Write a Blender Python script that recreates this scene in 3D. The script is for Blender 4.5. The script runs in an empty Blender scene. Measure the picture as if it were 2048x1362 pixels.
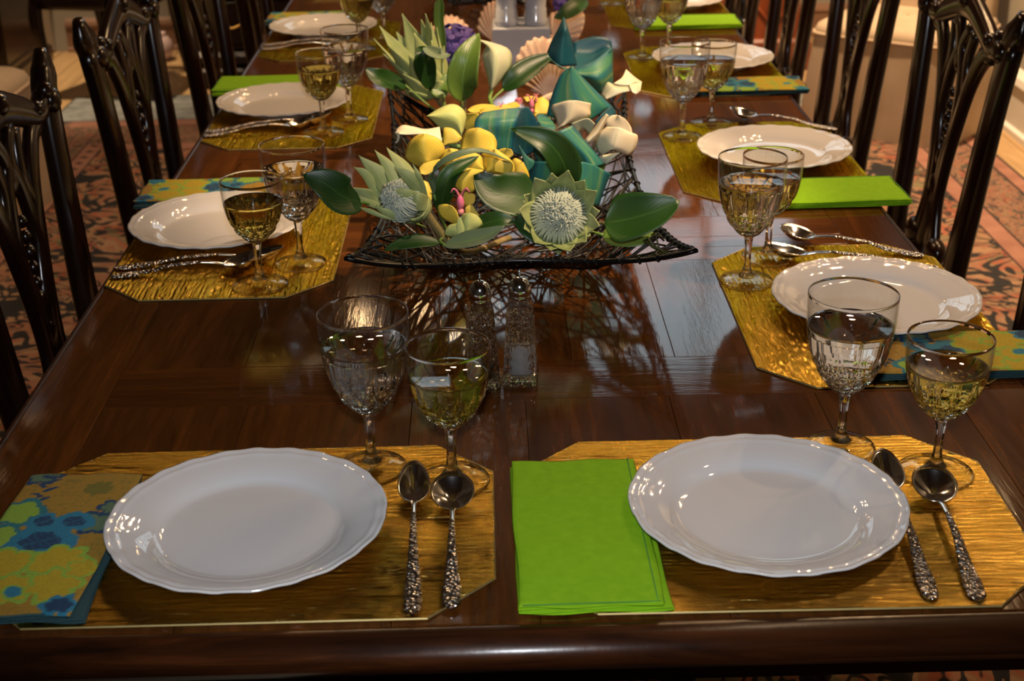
import bpy, bmesh, math, random
import numpy as np
from mathutils import Vector, Matrix, noise
random.seed(7)
S = bpy.context.scene
COL = S.collection
PI = math.pi
TZ = 0.76                                   # height of the table top

# ------------------------------------------------------------------ camera
F = 2830.0
_dy = Vector((-68, 1253, -F)).normalized()
_dx = Vector((1, .0235, 0)); _dx.z = (_dx.x*_dy.x + _dx.y*_dy.y)/(-_dy.z); _dx.normalize()
_dz = _dx.cross(_dy)
RC = Matrix((_dx, _dy, _dz))                # camera -> world
CAM = Vector((0, 0, TZ + .726))
cd = bpy.data.cameras.new('camera'); cam = bpy.data.objects.new('camera', cd); COL.objects.link(cam)
cam.matrix_world = Matrix.Translation(CAM) @ RC.to_4x4()
cd.sensor_width = 36; cd.lens = F/2048*36; cd.clip_start = .05; cd.clip_end = 100
cd.dof.use_dof = True; cd.dof.focus_distance = 1.62; cd.dof.aperture_fstop = 9.0
S.camera = cam

# ------------------------------------------------------------------ world and light
S.view_settings.view_transform = 'Standard'; S.view_settings.look = 'None'
S.view_settings.exposure = 0.0; S.view_settings.gamma = 1; S.view_settings.use_curve_mapping = False
w = bpy.data.worlds.new('world'); S.world = w; w.use_nodes = True
wn = w.node_tree.nodes; wn['Background'].inputs[0].default_value = (.70, .87, .95, 1); wn['Background'].inputs[1].default_value = 1.9
cy = S.cycles
try:
    cy.use_denoising = True; cy.max_bounces = 14; cy.transmission_bounces = 14; cy.glossy_bounces = 6; cy.diffuse_bounces = 4
    cy.transparent_max_bounces = 12; cy.sample_clamp_indirect = 8.0; cy.blur_glossy = 0.0
except Exception: pass

def lamp(name, kind, loc, power, color, size=.02, aim=None, angle=None, size_y=None, blend=.6):
    l = bpy.data.lights.new(name, kind); l.energy = power; l.color = color
    if kind == 'AREA':
        l.size = size
        if size_y: l.shape = 'RECTANGLE'; l.size_y = size_y
    else: l.shadow_soft_size = size
    if kind == 'SPOT': l.spot_size = angle; l.spot_blend = blend
    o = bpy.data.objects.new(name, l); COL.objects.link(o); o.location = loc
    if aim is not None:
        o.rotation_euler = (Vector(aim)-Vector(loc)).to_track_quat('-Z', 'Y').to_euler()
    o['kind'] = 'helper'
    return o
FLASH = CAM + RC @ Vector((0, .11, 0))
lamp('flash', 'SPOT', FLASH, 54, (.90, .94, 1.0), .022, CAM + RC @ Vector((0, 0, -2)) , math.radians(62), blend=.8)
WARM = (1.0, .62, .30)
# chandeliers hanging over the table beyond the frame: one candle bulb per lamp
for cx, cyy, cz, r, n, p in ((-.24, 3.05, 1.92, .14, 6, 3.6), (1.0, 2.95, 1.92, .20, 6, 8.0), (-.25, 4.6, 2.0, .22, 5, 2.4)):
    for k in range(n):
        a = 2*PI*(k+.3)/n
        q = (cx+r*math.cos(a), cyy+r*math.sin(a), cz+(.04 if k % 2 else 0))
        lamp('chandelier_bulb', 'SPOT', q, p, WARM, .012, (q[0], q[1], 0), math.radians(150), blend=.5)
for q, p in (((1.25, 5.1, 3.45), 900), ((1.7, 2.2, 3.45), 120)):
    lamp('ceiling_downlight', 'SPOT', q, p, (1, .68, .40), .05, (q[0], q[1], 0), math.radians(80), blend=.8)
lamp('ceiling_downlight', 'SPOT', (-1.9, 6.05, 3.45), 560, (1, .72, .45), .05, (-1.9, 6.25, 0), math.radians(34), blend=.8)
lamp('ceiling_downlight', 'SPOT', (-1.2, 4.2, 3.45), 170, (1, .68, .40), .05, (-1.3, 4.3, 0), math.radians(60), blend=.9)
lamp('added_centrepiece_spot', 'SPOT', (-1.2, 3.7, 3.3), 420, (1, .70, .42), .04, (.0, 3.0, .85), math.radians(15), blend=.7)  # unseen spot, added to warm the shells and figurine
lamp('added_centrepiece_spot', 'SPOT', (1.25, 1.0, 3.3), 600, (1, .70, .42), .04, (.10, 2.15, .9), math.radians(20), blend=.7)  # unseen spot, added as warm key light on the flowers

# ------------------------------------------------------------------ pixel helpers (a photo pixel and a plane give a point of the room)
def ray(x, y): return RC @ Vector(((x-1024)/F, (681-y)/F, -1))
def P(x, y, z=TZ):
    d = ray(x, y); return CAM + d*((z-CAM.z)/d.z)
def W(x, y, Y):
    d = ray(x, y); return CAM + d*(Y/d.y)

# ------------------------------------------------------------------ materials
class NT:
    def __init__(s, name):
        s.m = bpy.data.materials.new(name); s.m.use_nodes = True; s.t = s.m.node_tree; s.n = s.t.nodes; s.b = s.n['Principled BSDF']
    def node(s, typ, **kw):
        n = s.n.new(typ)
        for k, v in kw.items():
            if k.startswith('i_'):
                n.inputs[int(k[2:]) if k[2:].isdigit() else k[2:].replace('_', ' ')].default_value = v
            else: setattr(n, k, v)
        return n
    def link(s, a, b): s.t.links.new(a, b)
    def set(s, **kw):
        for k, v in kw.items():
            s.b.inputs[k.replace('_', ' ')].default_value = v
        return s
    def coord(s, scale=(1, 1, 1), kind='Object', rnd=False):
        c = s.node('ShaderNodeTexCoord'); mp = s.node('ShaderNodeMapping'); mp.inputs['Scale'].default_value = scale
        s.link(c.outputs[kind], mp.inputs[0])
        if rnd:
            oi = s.node('ShaderNodeObjectInfo'); mu = s.node('ShaderNodeMath', operation='MULTIPLY'); mu.inputs[1].default_value = 37
            s.link(oi.outputs['Random'], mu.inputs[0]); s.link(mu.outputs[0], mp.inputs['Location'])
        return mp.outputs[0]
    def noise(s, vec, scale, detail=3, rough=.5, dist=0):
        n = s.node('ShaderNodeTexNoise'); n.inputs['Scale'].default_value = scale; n.inputs['Detail'].default_value = detail
        n.inputs['Roughness'].default_value = rough; n.inputs['Distortion'].default_value = dist; s.link(vec, n.inputs['Vector']); return n.outputs['Fac']
    def ramp(s, fac, stops, interp='LINEAR'):
        r = s.node('ShaderNodeValToRGB'); cr = r.color_ramp; cr.interpolation = interp
        while len(cr.elements) < len(stops): cr.elements.new(.5)
        for e, (p, c) in zip(cr.elements, stops): e.position = p; e.color = (*c, 1) if len(c) == 3 else c
        s.link(fac, r.inputs[0]); return r.outputs[0]
    def bump(s, h, strength=.3, dist=.01, base=None):
        b = s.node('ShaderNodeBump'); b.inputs['Strength'].default_value = strength; b.inputs['Distance'].default_value = dist
        s.link(h, b.inputs['Height'])
        if base: s.link(base, b.inputs['Normal'])
        s.link(b.outputs[0], s.b.inputs['Normal']); return b.outputs[0]
    def col(s, o): s.link(o, s.b.inputs['Base Color'])
def plain(name, c, rough=.5, **kw):
    t = NT(name); t.set(Base_Color=(*c, 1), Roughness=rough, **kw); return t
def mottled(name, c1, c2, scale=30, rough=.5, bump=0., bscale=200, lo=.35, hi=.65, stretch=(1, 1, 1), bdist=.002, **kw):
    t = NT(name); t.set(Roughness=rough, **kw); v = t.coord(stretch)
    t.col(t.ramp(t.noise(v, scale, 4), [(lo, c1), (hi, c2)]))
    if bump: t.bump(t.noise(v, bscale, 3), bump, bdist)
    return t.m
def wood(name, axis, dark, mid, light, rough=.2, coat=0., bump=.15, seam=1.):
    t = NT(name); t.set(Roughness=rough, Coat_Weight=coat, Coat_Roughness=.08)
    sc = {'x': (1.3, 16, 16), 'y': (16, 1.3, 16), 'z': (16, 16, 1.3)}[axis]
    v = t.coord(sc, rnd=True)
    f = t.noise(v, 1.6, 6, .62, 1.4)
    g = t.noise(v, 9, 3, .7, .3)
    mx = t.node('ShaderNodeMix', data_type='FLOAT'); mx.inputs[0].default_value = .35
    t.link(f, mx.inputs[2]); t.link(g, mx.inputs[3])
    c = t.ramp(mx.outputs[0], [(.30, dark), (.50, mid), (.72, light)])
    oi = t.node('ShaderNodeObjectInfo'); hs = t.node('ShaderNodeHueSaturation')
    mr = t.node('ShaderNodeMapRange'); mr.inputs[3].default_value = .85; mr.inputs[4].default_value = 1.15
    t.link(oi.outputs['Random'], mr.inputs[0]); t.link(mr.outputs[0], hs.inputs['Value']); t.link(c, hs.inputs['Color']); t.col(hs.outputs[0])
    if bump: t.bump(g, bump, .0006)
    return t.m
M = {}
M['table_y'] = wood('table_wood_lengthwise', 'y', (.030, .010, .002), (.075, .024, .0045), (.135, .042, .009), .08, 0, .22)
M['table_x'] = wood('table_wood_crosswise', 'x', (.030, .010, .002), (.080, .025, .0045), (.145, .046, .010), .08, 0, .22)
# the moulding also carries small worn nicks
t = NT('table_moulding_wood'); t.set(Roughness=.28)
v = t.coord((1.3, 14, 14)); g = t.noise(v, 4, 5, .6, 1)
base = t.ramp(g, [(.3, (.012, .004, .0015)), (.55, (.04, .011, .003)), (.75, (.085, .024, .006))])
v2 = t.coord((1, .35, 1)); nk = t.noise(v2, 75, 2, .5); msk = t.ramp(nk, [(.765, (0, 0, 0)), (.79, (1, 1, 1))])
mx = t.node('ShaderNodeMix', data_type='RGBA'); t.link(msk, mx.inputs[0]); t.link(base, mx.inputs[6]); mx.inputs[7].default_value = (.22, .17, .13, 1); t.col(mx.outputs[2])
t.bump(t.noise(v2, 60, 3), .25, .001); M['moulding'] = t.m
M['mahogany'] = wood('dark_mahogany', 'z', (.005, .0016, .0007), (.011, .0033, .0014), (.026, .0075, .0026), .22, .0, .1)
M['mahogany_x'] = wood('dark_mahogany_rail', 'x', (.005, .0016, .0007), (.011, .0033, .0014), (.026, .0075, .0026), .22, .0, .1)
M['redwood'] = wood('red_brown_cabinet_wood', 'z', (.10, .020, .006), (.20, .045, .012), (.28, .07, .02), .3, .1)
M['linen'] = mottled('beige_linen', (.42, .31, .20), (.50, .38, .26), 6, .85, .2, 900)
M['linen_dark'] = mottled('beige_linen_piping', (.50, .36, .24), (.55, .42, .28), 6, .8)
M['wall'] = mottled('greige_wall_paint', (.36, .34, .27), (.40, .37, .30), 3, .7, .05, 300)
M['white_trim'] = plain('white_trim_paint', (.72, .70, .64), .35).m
M['ceiling'] = mottled('dark_timber_ceiling', (.15, .12, .10), (.18, .145, .12), 2, .8)
M['china'] = plain('white_china', (.68, .65, .64), .04).m
M['ceramic'] = plain('white_glazed_ceramic', (.62, .63, .66), .15, Coat_Weight=.5, Coat_Roughness=.04).m
t = plain('silver', (.78, .76, .76), .14, Metallic=1.0); M['silver'] = t.m
t = plain('chased_silver', (.62, .57, .55), .22, Metallic=1.0)
v = t.coord(); vo = t.node('ShaderNodeTexVoronoi'); vo.inputs['Scale'].default_value = 260; t.link(v, vo.inputs['Vector'])
t.bump(vo.outputs['Distance'], 1.0, .0022)
t.col(t.ramp(vo.outputs['Distance'], [(.1, (.88, .85, .84)), (.6, (.46, .41, .39))])); M['chased'] = t.m
M['chrome'] = plain('chrome', (.78, .82, .88), .09, Metallic=1.0).m
M['brass'] = plain('brass', (.6, .36, .10), .3, Metallic=1.0).m
def glassmat(name, c=(1, 1, 1), ior=1.5, rough=0.):
    t = NT(name); t.set(Base_Color=(*c, 1), Roughness=rough, IOR=ior, Transmission_Weight=1.0); return t.m
def clearmix(name, c, ior, k, tc):
    # k = share of light that runs straight through (thin walls hardly bend it)
    t = NT(name); t.set(Base_Color=(*c, 1), Roughness=0, IOR=ior, Transmission_Weight=1.0)
    tr = t.node('ShaderNodeBsdfTransparent'); tr.inputs[0].default_value = (*tc, 1); mx = t.node('ShaderNodeMixShader'); mx.inputs[0].default_value = k
    out = t.n['Material Output']; t.link(t.b.outputs[0], mx.inputs[1]); t.link(tr.outputs[0], mx.inputs[2]); t.link(mx.outputs[0], out.inputs[0]); return t.m
def thinglass(name, tint):
    t = NT(name); tr = t.node('ShaderNodeBsdfTransparent'); tr.inputs[0].default_value = (*tint, 1)
    gl = t.node('ShaderNodeBsdfGlossy'); gl.inputs['Roughness'].default_value = .02
    lw = t.node('ShaderNodeLayerWeight'); lw.inputs[0].default_value = .5; p5 = t.node('ShaderNodeMath', operation='POWER'); p5.inputs[1].default_value = 5
    t.link(lw.outputs['Facing'], p5.inputs[0]); ma = t.node('ShaderNodeMath', operation='MULTIPLY_ADD'); t.link(p5.outputs[0], ma.inputs[0]); ma.inputs[1].default_value = .9; ma.inputs[2].default_value = .045
    mx = t.node('ShaderNodeMixShader'); t.link(ma.outputs[0], mx.inputs[0]); t.link(tr.outputs[0], mx.inputs[1]); t.link(gl.outputs[0], mx.inputs[2]); t.link(mx.outputs[0], t.n['Material Output'].inputs[0]); return t.m
M['glass'] = glassmat('cut_crystal', (.99, .99, .99), 1.5)
M['pressed'] = clearmix('pressed_crystal', (.99, .99, .99), 1.5, .15, (.98, .98, .98))
M['thin'] = thinglass('thin_crystal', (.975, .98, .98))
M['water'] = glassmat('water', (.99, 1, 1), 1.33)
M['wine'] = glassmat('white_wine', (.95, .85, .24), 1.34)
# gold lame: crinkled metallic cloth, the pleats run along the long side
t = NT('gold_lame'); t.set(Metallic=1.0, Roughness=.20, Specular_Tint=(.88, .60, .20, 1))
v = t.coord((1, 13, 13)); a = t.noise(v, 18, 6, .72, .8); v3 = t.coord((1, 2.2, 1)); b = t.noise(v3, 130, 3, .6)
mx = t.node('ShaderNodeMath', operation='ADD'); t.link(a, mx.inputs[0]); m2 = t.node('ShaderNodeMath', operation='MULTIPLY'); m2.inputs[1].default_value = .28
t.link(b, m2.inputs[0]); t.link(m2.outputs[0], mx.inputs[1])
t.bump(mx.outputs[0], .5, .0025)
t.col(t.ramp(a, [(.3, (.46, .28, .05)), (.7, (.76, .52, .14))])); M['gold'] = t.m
M['gold_hem'] = plain('gold_binding', (.30, .22, .08), .5, Metallic=.6).m
t = NT('green_cotton'); t.set(Roughness=.9, Specular_IOR_Level=.15)
v = t.coord((1, 1, 1)); t.col(t.ramp(t.noise(v, 90, 4), [(.3, (.20, .42, .008)), (.7, (.24, .48, .012))]))
t.bump(t.noise(t.coord((1, 1, 1)), 1500, 2), .4, .0004); M['green_cloth'] = t.m
M['green_hem'] = plain('green_cotton_hem', (.10, .28, .03), .9).m
t = NT('floral_cotton'); t.set(Roughness=.88); at = t.node('ShaderNodeAttribute', attribute_name='print')
nz = t.noise(t.coord((1, 1, 1)), 420, 3); mr = t.node('ShaderNodeMapRange'); mr.inputs[3].default_value = .5; mr.inputs[4].default_value = .95; t.link(nz, mr.inputs[0])
hs = t.node('ShaderNodeHueSaturation'); t.link(at.outputs['Color'], hs.inputs['Color']); t.link(mr.outputs[0], hs.inputs['Value']); t.col(hs.outputs[0])
t.bump(t.noise(t.coord((1, 1, 1)), 1400, 2), .4, .0004); M['floral'] = t.m
M['wire'] = plain('black_lacquered_wire', (.004, .0035, .0035), .3, Specular_IOR_Level=.35).m
def leafmat(name, c1, c2, scale=9, rough=.38, vein=(.12, .22, .05), stretch=(1, 1, 1), back=None, bump=.25, sub=0.):
    t = NT(name); t.set(Roughness=rough)
    if sub: t.set(Subsurface_Weight=sub, Subsurface_Scale=.01)
    uv = t.node('ShaderNodeUVMap', uv_map='uv'); sx = t.node('ShaderNodeSeparateXYZ'); t.link(uv.outputs[0], sx.inputs[0])
    nz = t.noise(t.coord(stretch), scale, 3)
    base = t.ramp(nz, [(.35, c1), (.65, c2)])
    # midrib at v = .5 and side veins leaving it at a slant
    ab = t.node('ShaderNodeMath', operation='SUBTRACT'); t.link(sx.outputs[1], ab.inputs[0]); ab.inputs[1].default_value = .5
    ab2 = t.node('ShaderNodeMath', operation='ABSOLUTE'); t.link(ab.outputs[0], ab2.inputs[0])
    rib = t.ramp(ab2.outputs[0], [(.012, (1, 1, 1)), (.03, (0, 0, 0))])
    mx = t.node('ShaderNodeMix', data_type='RGBA'); t.link(rib, mx.inputs[0]); t.link(base, mx.inputs[6]); mx.inputs[7].default_value = (*vein, 1)
    t.col(mx.outputs[2])
    ml = t.node('ShaderNodeMath', operation='MULTIPLY_ADD'); t.link(ab2.outputs[0], ml.inputs[0]); ml.inputs[1].default_value = -1.1; t.link(sx.outputs[0], ml.inputs[2])
    m3 = t.node('ShaderNodeMath', operation='MULTIPLY'); t.link(ml.outputs[0], m3.inputs[0]); m3.inputs[1].default_value = 60
    m4 = t.node('ShaderNodeMath', operation='SINE'); t.link(m3.outputs[0], m4.inputs[0])
    t.bump(m4.outputs[0], bump*.5, .0005)
    return t.m
M['leaf_dark'] = leafmat('glossy_dark_green_leaf', (.007, .034, .004), (.017, .058, .007), rough=.42, vein=(.025, .075, .012), bump=.12)
M['leaf_olive'] = leafmat('olive_green_leaf', (.07, .14, .018), (.12, .19, .03))
M['leaf_grey'] = leafmat('grey_green_leaf', (.08, .13, .07), (.12, .17, .10), rough=.5)
M['bract'] = leafmat('pale_green_bract', (.26, .32, .11), (.36, .40, .17), 25, .55, (.36, .42, .18), bump=.08)
M['core'] = plain('pale_flower_core', (.42, .46, .37), .8).m
M['petal'] = leafmat('yellow_green_petal', (.60, .46, .045), (.72, .53, .08), 22, .55, (.62, .50, .06), bump=.18)
M['petal_pale'] = leafmat('pale_green_petal', (.46, .52, .16), (.55, .60, .22), 20, .55, (.4, .5, .15), bump=.15)
M['calla'] = leafmat('cream_calla', (.72, .60, .40), (.80, .70, .50), 12, .5, (.66, .60, .38), bump=.03)
M['calla_g'] = leafmat('greenish_white_calla', (.42, .47, .26), (.62, .58, .44), 10, .5, (.40, .46, .2), bump=.03)
M['pink'] = mottled('pink_flower_centre', (.70, .12, .28), (.80, .30, .25), 60, .5)
M['purple'] = mottled('purple_petal', (.07, .045, .25), (.14, .08, .36), 30, .6)
M['stem'] = mottled('woody_stem', (.18, .16, .05), (.28, .20, .08), 40, .6, .3, 300)
M['stem_g'] = mottled('green_stem', (.10, .20, .03), (.16, .26, .05), 30, .5)
M['shell'] = mottled('cream_scallop_shell', (.66, .42, .30), (.80, .60, .45), 30, .5)
M['pebble'] = mottled('grey_pebble', (.08, .07, .06), (.16, .14, .12), 30, .3)
# teal leaf: teal to green streaks that run along the leaf
t = NT('teal_striped_leaf'); t.set(Roughness=.42)
uv = t.node('ShaderNodeUVMap', uv_map='uv'); mp = t.node('ShaderNodeMapping'); mp.inputs['Scale'].default_value = (.25, 3.4, 1); t.link(uv.outputs[0], mp.inputs[0])
nz = t.noise(mp.outputs[0], 1.3, 2, .5); fine = t.node('ShaderNodeMapping'); fine.inputs['Scale'].default_value = (2, 60, 1); t.link(uv.outputs[0], fine.inputs[0]); nf = t.noise(fine.outputs[0], 2, 2)
t.col(t.ramp(nz, [(.32, (.008, .075, .12)), (.46, (.02, .14, .14)), (.56, (.05, .20, .10)), (.66, (.20, .26, .14)), (.80, (.03, .14, .14))])); t.bump(nf, .4, .0008); M['teal'] = t.m
M['teal_shaded'] = leafmat('teal_leaf_shaded_underside', (.003, .045, .075), (.006, .075, .10), 9, .45, (.01, .08, .09), bump=.1)  # darker teal of undersides, with the shade of the folds put into it
M['salt'] = mottled('salt', (.75, .75, .78), (.85, .85, .86), 200, .8, .4, 900)
M['pepper'] = mottled('ground_pepper', (.10, .06, .03), (.25, .17, .09), 400, .9, .4, 900)
M['pinkjar'] = mottled('pale_pink_ceramic', (.55, .40, .38), (.62, .46, .42), 10, .4)
# wood floor
t = NT('oak_floor_board'); t.set(Roughness=.35); v = t.coord((14, 1, 1), rnd=True)
t.col(t.ramp(t.noise(v, 2.2, 5, .6, .8), [(.3, (.36, .22, .10)), (.55, (.46, .30, .14)), (.75, (.54, .37, .19))])); M['oak'] = t.m
# persian rug
def rugmat(name, cols, thr, sc1=3.4, sc2=7.5):
    t = NT(name); t.set(Roughness=.95)
    v = t.coord((1, 1, 1)); n1 = t.noise(v, sc1, 2, .5, 3.2); n2 = t.noise(v, sc2, 2, .5, 2.6)
    pal = t.ramp(n2, cols, 'CONSTANT')
    m = t.node('ShaderNodeMath', operation='MULTIPLY'); t.link(n1, m.inputs[0]); m.inputs[1].default_value = 9
    fr = t.node('ShaderNodeMath', operation='FRACT'); t.link(m.outputs[0], fr.inputs[0])
    ln = t.ramp(fr.outputs[0], [(0, (1, 1, 1)), (thr, (0, 0, 0)), (thr+.02, (0, 0, 0))], 'LINEAR')
    ln2 = t.ramp(ln, [(.35, (0, 0, 0)), (.42, (1, 1, 1))])
    mx = t.node('ShaderNodeMix', data_type='RGBA'); t.link(ln2, mx.inputs[0]); t.link(pal, mx.inputs[6]); mx.inputs[7].default_value = (.012, .010, .010, 1)
    t.col(mx.outputs[2]); t.bump(t.noise(v, 400, 2), .5, .003); return t.m
M['rug_field'] = rugmat('rug_field', [(0, (.010, .008, .008)), (.38, (.30, .17, .09)), (.46, (.27, .12, .065)), (.54, (.30, .085, .04)), (.59, (.17, .13, .06)), (.64, (.28, .15, .08)), (.70, (.010, .008, .008))], .60, 2.4, 3.4)
M['rug_border'] = rugmat('rug_wide_border', [(0, (.05, .05, .035)), (.4, (.26, .12, .075)), (.5, (.20, .13, .07)), (.58, (.28, .08, .045)), (.64, (.22, .11, .07)), (.75, (.03, .03, .03))], .26, 6.0, 11.0)
M['rug_pink'] = mottled('rug_pink_guard_band', (.25, .105, .07), (.32, .15, .10), 14, .95, .4, 400)
M['rug_black'] = plain('rug_black_line', (.012, .011, .012), .95).m
M['rug_grey'] = mottled('rug_grey_blue_end', (.12, .13, .13), (.24, .25, .24), 16, .95, .4, 400)
M['rug_motif'] = plain('rug_dark_motif', (.08, .04, .025), .95).m

# ------------------------------------------------------------------ mesh helpers
def tag(o, label=None, cat=None, group=None, kind=None):
    if label: o['label'] = label
    if cat: o['category'] = cat
    if group: o['group'] = group
    if kind: o['kind'] = kind
    return o
def empty(name, loc=(0, 0, 0), rz=0, label=None, cat=None, group=None, rot=None):
    o = bpy.data.objects.new(name, None); COL.objects.link(o); o.location = loc
    o.rotation_euler = rot if rot else (0, 0, rz); o.empty_display_size = .05
    return tag(o, label, cat, group)
def mesh(name, V, Fc, mat, parent=None, smooth=True, uv=None, loc=None):
    me = bpy.data.meshes.new(name); me.from_pydata([tuple(v) for v in V], [], Fc); me.update()
    if smooth: me.polygons.foreach_set('use_smooth', [True]*len(me.polygons))
    me.materials.append(M[mat] if isinstance(mat, str) else mat)
    if uv is not None:
        l = me.uv_layers.new(name='uv')
        for i, lp in enumerate(me.loops): l.data[i].uv = uv[lp.vertex_index]
    o = bpy.data.objects.new(name, me); COL.objects.link(o)
    if parent: o.parent = parent
    if loc is not None: o.location = loc
    return o
def merge(*parts):
    V, Fc = [], []
    for v, f in parts:
        n = len(V); V += list(v); Fc += [tuple(i+n for i in q) for q in f]
    return V, Fc
def box(c, s, rz=0, bev=0.):
    cx, cy_, cz = c; hx, hy, hz = s[0]/2, s[1]/2, s[2]/2
    if not bev:
        V = [Vector((x, y, z)) for z in (-hz, hz) for x, y in ((-hx, -hy), (hx, -hy), (hx, hy), (-hx, hy))]
        Fc = [(0, 3, 2, 1), (4, 5, 6, 7), (0, 1, 5, 4), (1, 2, 6, 5), (2, 3, 7, 6), (3, 0, 4, 7)]
    else:
        V = []
        for z, i in ((-hz, bev), (-hz+bev, 0), (hz-bev, 0), (hz, bev)):
            V += [Vector((x, y, z)) for x, y in ((-hx+i, -hy+i), (hx-i, -hy+i), (hx-i, hy-i), (-hx+i, hy-i))]
        Fc = [(3, 2, 1, 0), (12, 13, 14, 15)]
        for k in range(3):
            for j in range(4): Fc.append((4*k+j, 4*k+(j+1) % 4, 4*k+4+(j+1) % 4, 4*k+4+j))
    R = Matrix.Rotation(rz, 3, 'Z')
    return [R @ v + Vector(c) for v in V], Fc
def grid_faces(nu, nv, closev=False, off=0):
    Fc = []
    for i in range(nu-1):
        for j in range(nv if closev else nv-1):
            j2 = (j+1) % nv
            Fc.append((off+i*nv+j, off+i*nv+j2, off+(i+1)*nv+j2, off+(i+1)*nv+j))
    return Fc
def catmull(pts, n):
    pts = [Vector(p) for p in pts]
    if len(pts) == 2: return [pts[0].lerp(pts[1], i/(n-1)) for i in range(n)]
    q = [pts[0]*2-pts[1]] + pts + [pts[-1]*2-pts[-2]]; m = len(pts)-1; out = []
    for i in range(n):
        u = i/(n-1)*m; k = min(int(u), m-1); t = u-k; a, b, c, d = q[k:k+4]
        out.append(.5*((2*b)+(c-a)*t+(2*a-5*b+4*c-d)*t*t+(3*b-a-3*c+d)*t**3))
    return out
def lerpl(vals, u):
    if not isinstance(vals, (list, tuple)): return vals
    x = u*(len(vals)-1); k = min(int(x), len(vals)-2); return vals[k]+(vals[k+1]-vals[k])*(x-k)
def sweep(pts, wd, dp, nref, n=16, sec=8, sq=1., cap=True):
    """a bar along pts, wd across (in the plane normal to nref), dp along nref"""
    c = catmull(pts, n); V = []
    for i, p in enumerate(c):
        T = (c[min(i+1, n-1)]-c[max(i-1, 0)]).normalized(); N = Vector(nref); N = (N-T*N.dot(T)).normalized(); B = T.cross(N)
        a, b = lerpl(wd, i/(n-1))/2, lerpl(dp, i/(n-1))/2
        for k in range(sec):
            th = 2*PI*(k+.5)/sec; cs, sn = math.cos(th), math.sin(th)
            V.append(p + B*a*math.copysign(abs(cs)**sq, cs) + N*b*math.copysign(abs(sn)**sq, sn))
    Fc = grid_faces(n, sec, True)
    if cap: Fc += [tuple(range(sec))[::-1], tuple((n-1)*sec+k for k in range(sec))]
    return V, Fc
def tube(pts, r, n=16, sec=6):
    c = catmull(pts, n); V = []; N = Vector((.31, .22, .93))
    for i, p in enumerate(c):
        T = (c[min(i+1, n-1)]-c[max(i-1, 0)]).normalized(); N = (N-T*N.dot(T)); N = N.normalized() if N.length > 1e-5 else T.orthogonal().normalized()
        B = T.cross(N); rr = lerpl(r, i/(n-1))
        V += [p+(B*math.cos(2*PI*k/sec)+N*math.sin(2*PI*k/sec))*rr for k in range(sec)]
    return V, grid_faces(n, sec, True) + [tuple(range(sec))[::-1], tuple((n-1)*sec+k for k in range(sec))]
def lathe(prof, n=32, fr=None, closed=False):
    V = []
    for (r, z) in prof:
        for k in range(n):
            a = 2*PI*k/n; rr = r*(fr(a, r, z) if fr else 1); V.append(Vector((rr*math.cos(a), rr*math.sin(a), z)))
    Fc = []
    m = len(prof)
    for i in range(m if closed else m-1):
        i2 = (i+1) % m
        for k in range(n):
            k2 = (k+1) % n; Fc.append((i*n+k, i*n+k2, i2*n+k2, i2*n+k))
    if not closed:
        if prof[0][0] > 1e-4: Fc.append(tuple(range(n))[::-1])
        if prof[-1][0] > 1e-4: Fc.append(tuple((m-1)*n+k for k in range(n)))
    return V, Fc
def ball(c, r, s=(1, 1, 1), nu=8, nv=12):
    prof = [(max(math.sin(PI*i/nu), .002), -math.cos(PI*i/nu)) for i in range(nu+1)]
    V, Fc = lathe(prof, nv); return [Vector((v.x*r*s[0], v.y*r*s[1], v.z*r*s[2]))+Vector(c) for v in V], Fc
def copy_thing(o, loc=None, rz=None, label=None):
    r = o.copy(); COL.objects.link(r)
    if loc is not None: r.location = loc
    if rz is not None: r.rotation_euler = (0, 0, rz)
    if label: r['label'] = label
    for ch in list(o.children):
        c = ch.copy(); COL.objects.link(c); c.parent = r
        for g in list(ch.children):
            d = g.copy(); COL.objects.link(d); d.parent = c
    return r

# ------------------------------------------------------------------ the room
def struct(name, vf, mat, smooth=False):
    o = mesh(name, *vf, mat, None, smooth); o['kind'] = 'structure'; return o
XL, XR, YB, YF, ZC = -3.0, 2.0, 7.0, -1.8, 3.6
floor = struct('floor', box(((XL+XR)/2, (YB+YF)/2, -.045), (XR-XL+.2, YB-YF+.2, .05)), plain('subfloor', (.05, .03, .015), .9).m)
random.seed(3)
bw = .115; k = 0; x = XL
while x < XR:                                # oak boards running away from the camera
    y = YF + (k*.61) % 1.3 - 1.3
    while y < YB:
        L = 1.7
        y0, y1 = max(y, YF), min(y+L, YB)
        seen = (y1 > 3.9 and (x < -1.6 or x > 1.6)) or y1 > 5.4
        if y1-y0 > .05 and seen:
            b_ = mesh('floor_board', *box((0, 0, 0), (bw-.003, y1-y0-.003, .02), 0, .001), 'oak', floor, False); b_.location = (x+bw/2, (y0+y1)/2, -.0098)
        y += L
    x += bw; k += 1
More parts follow.
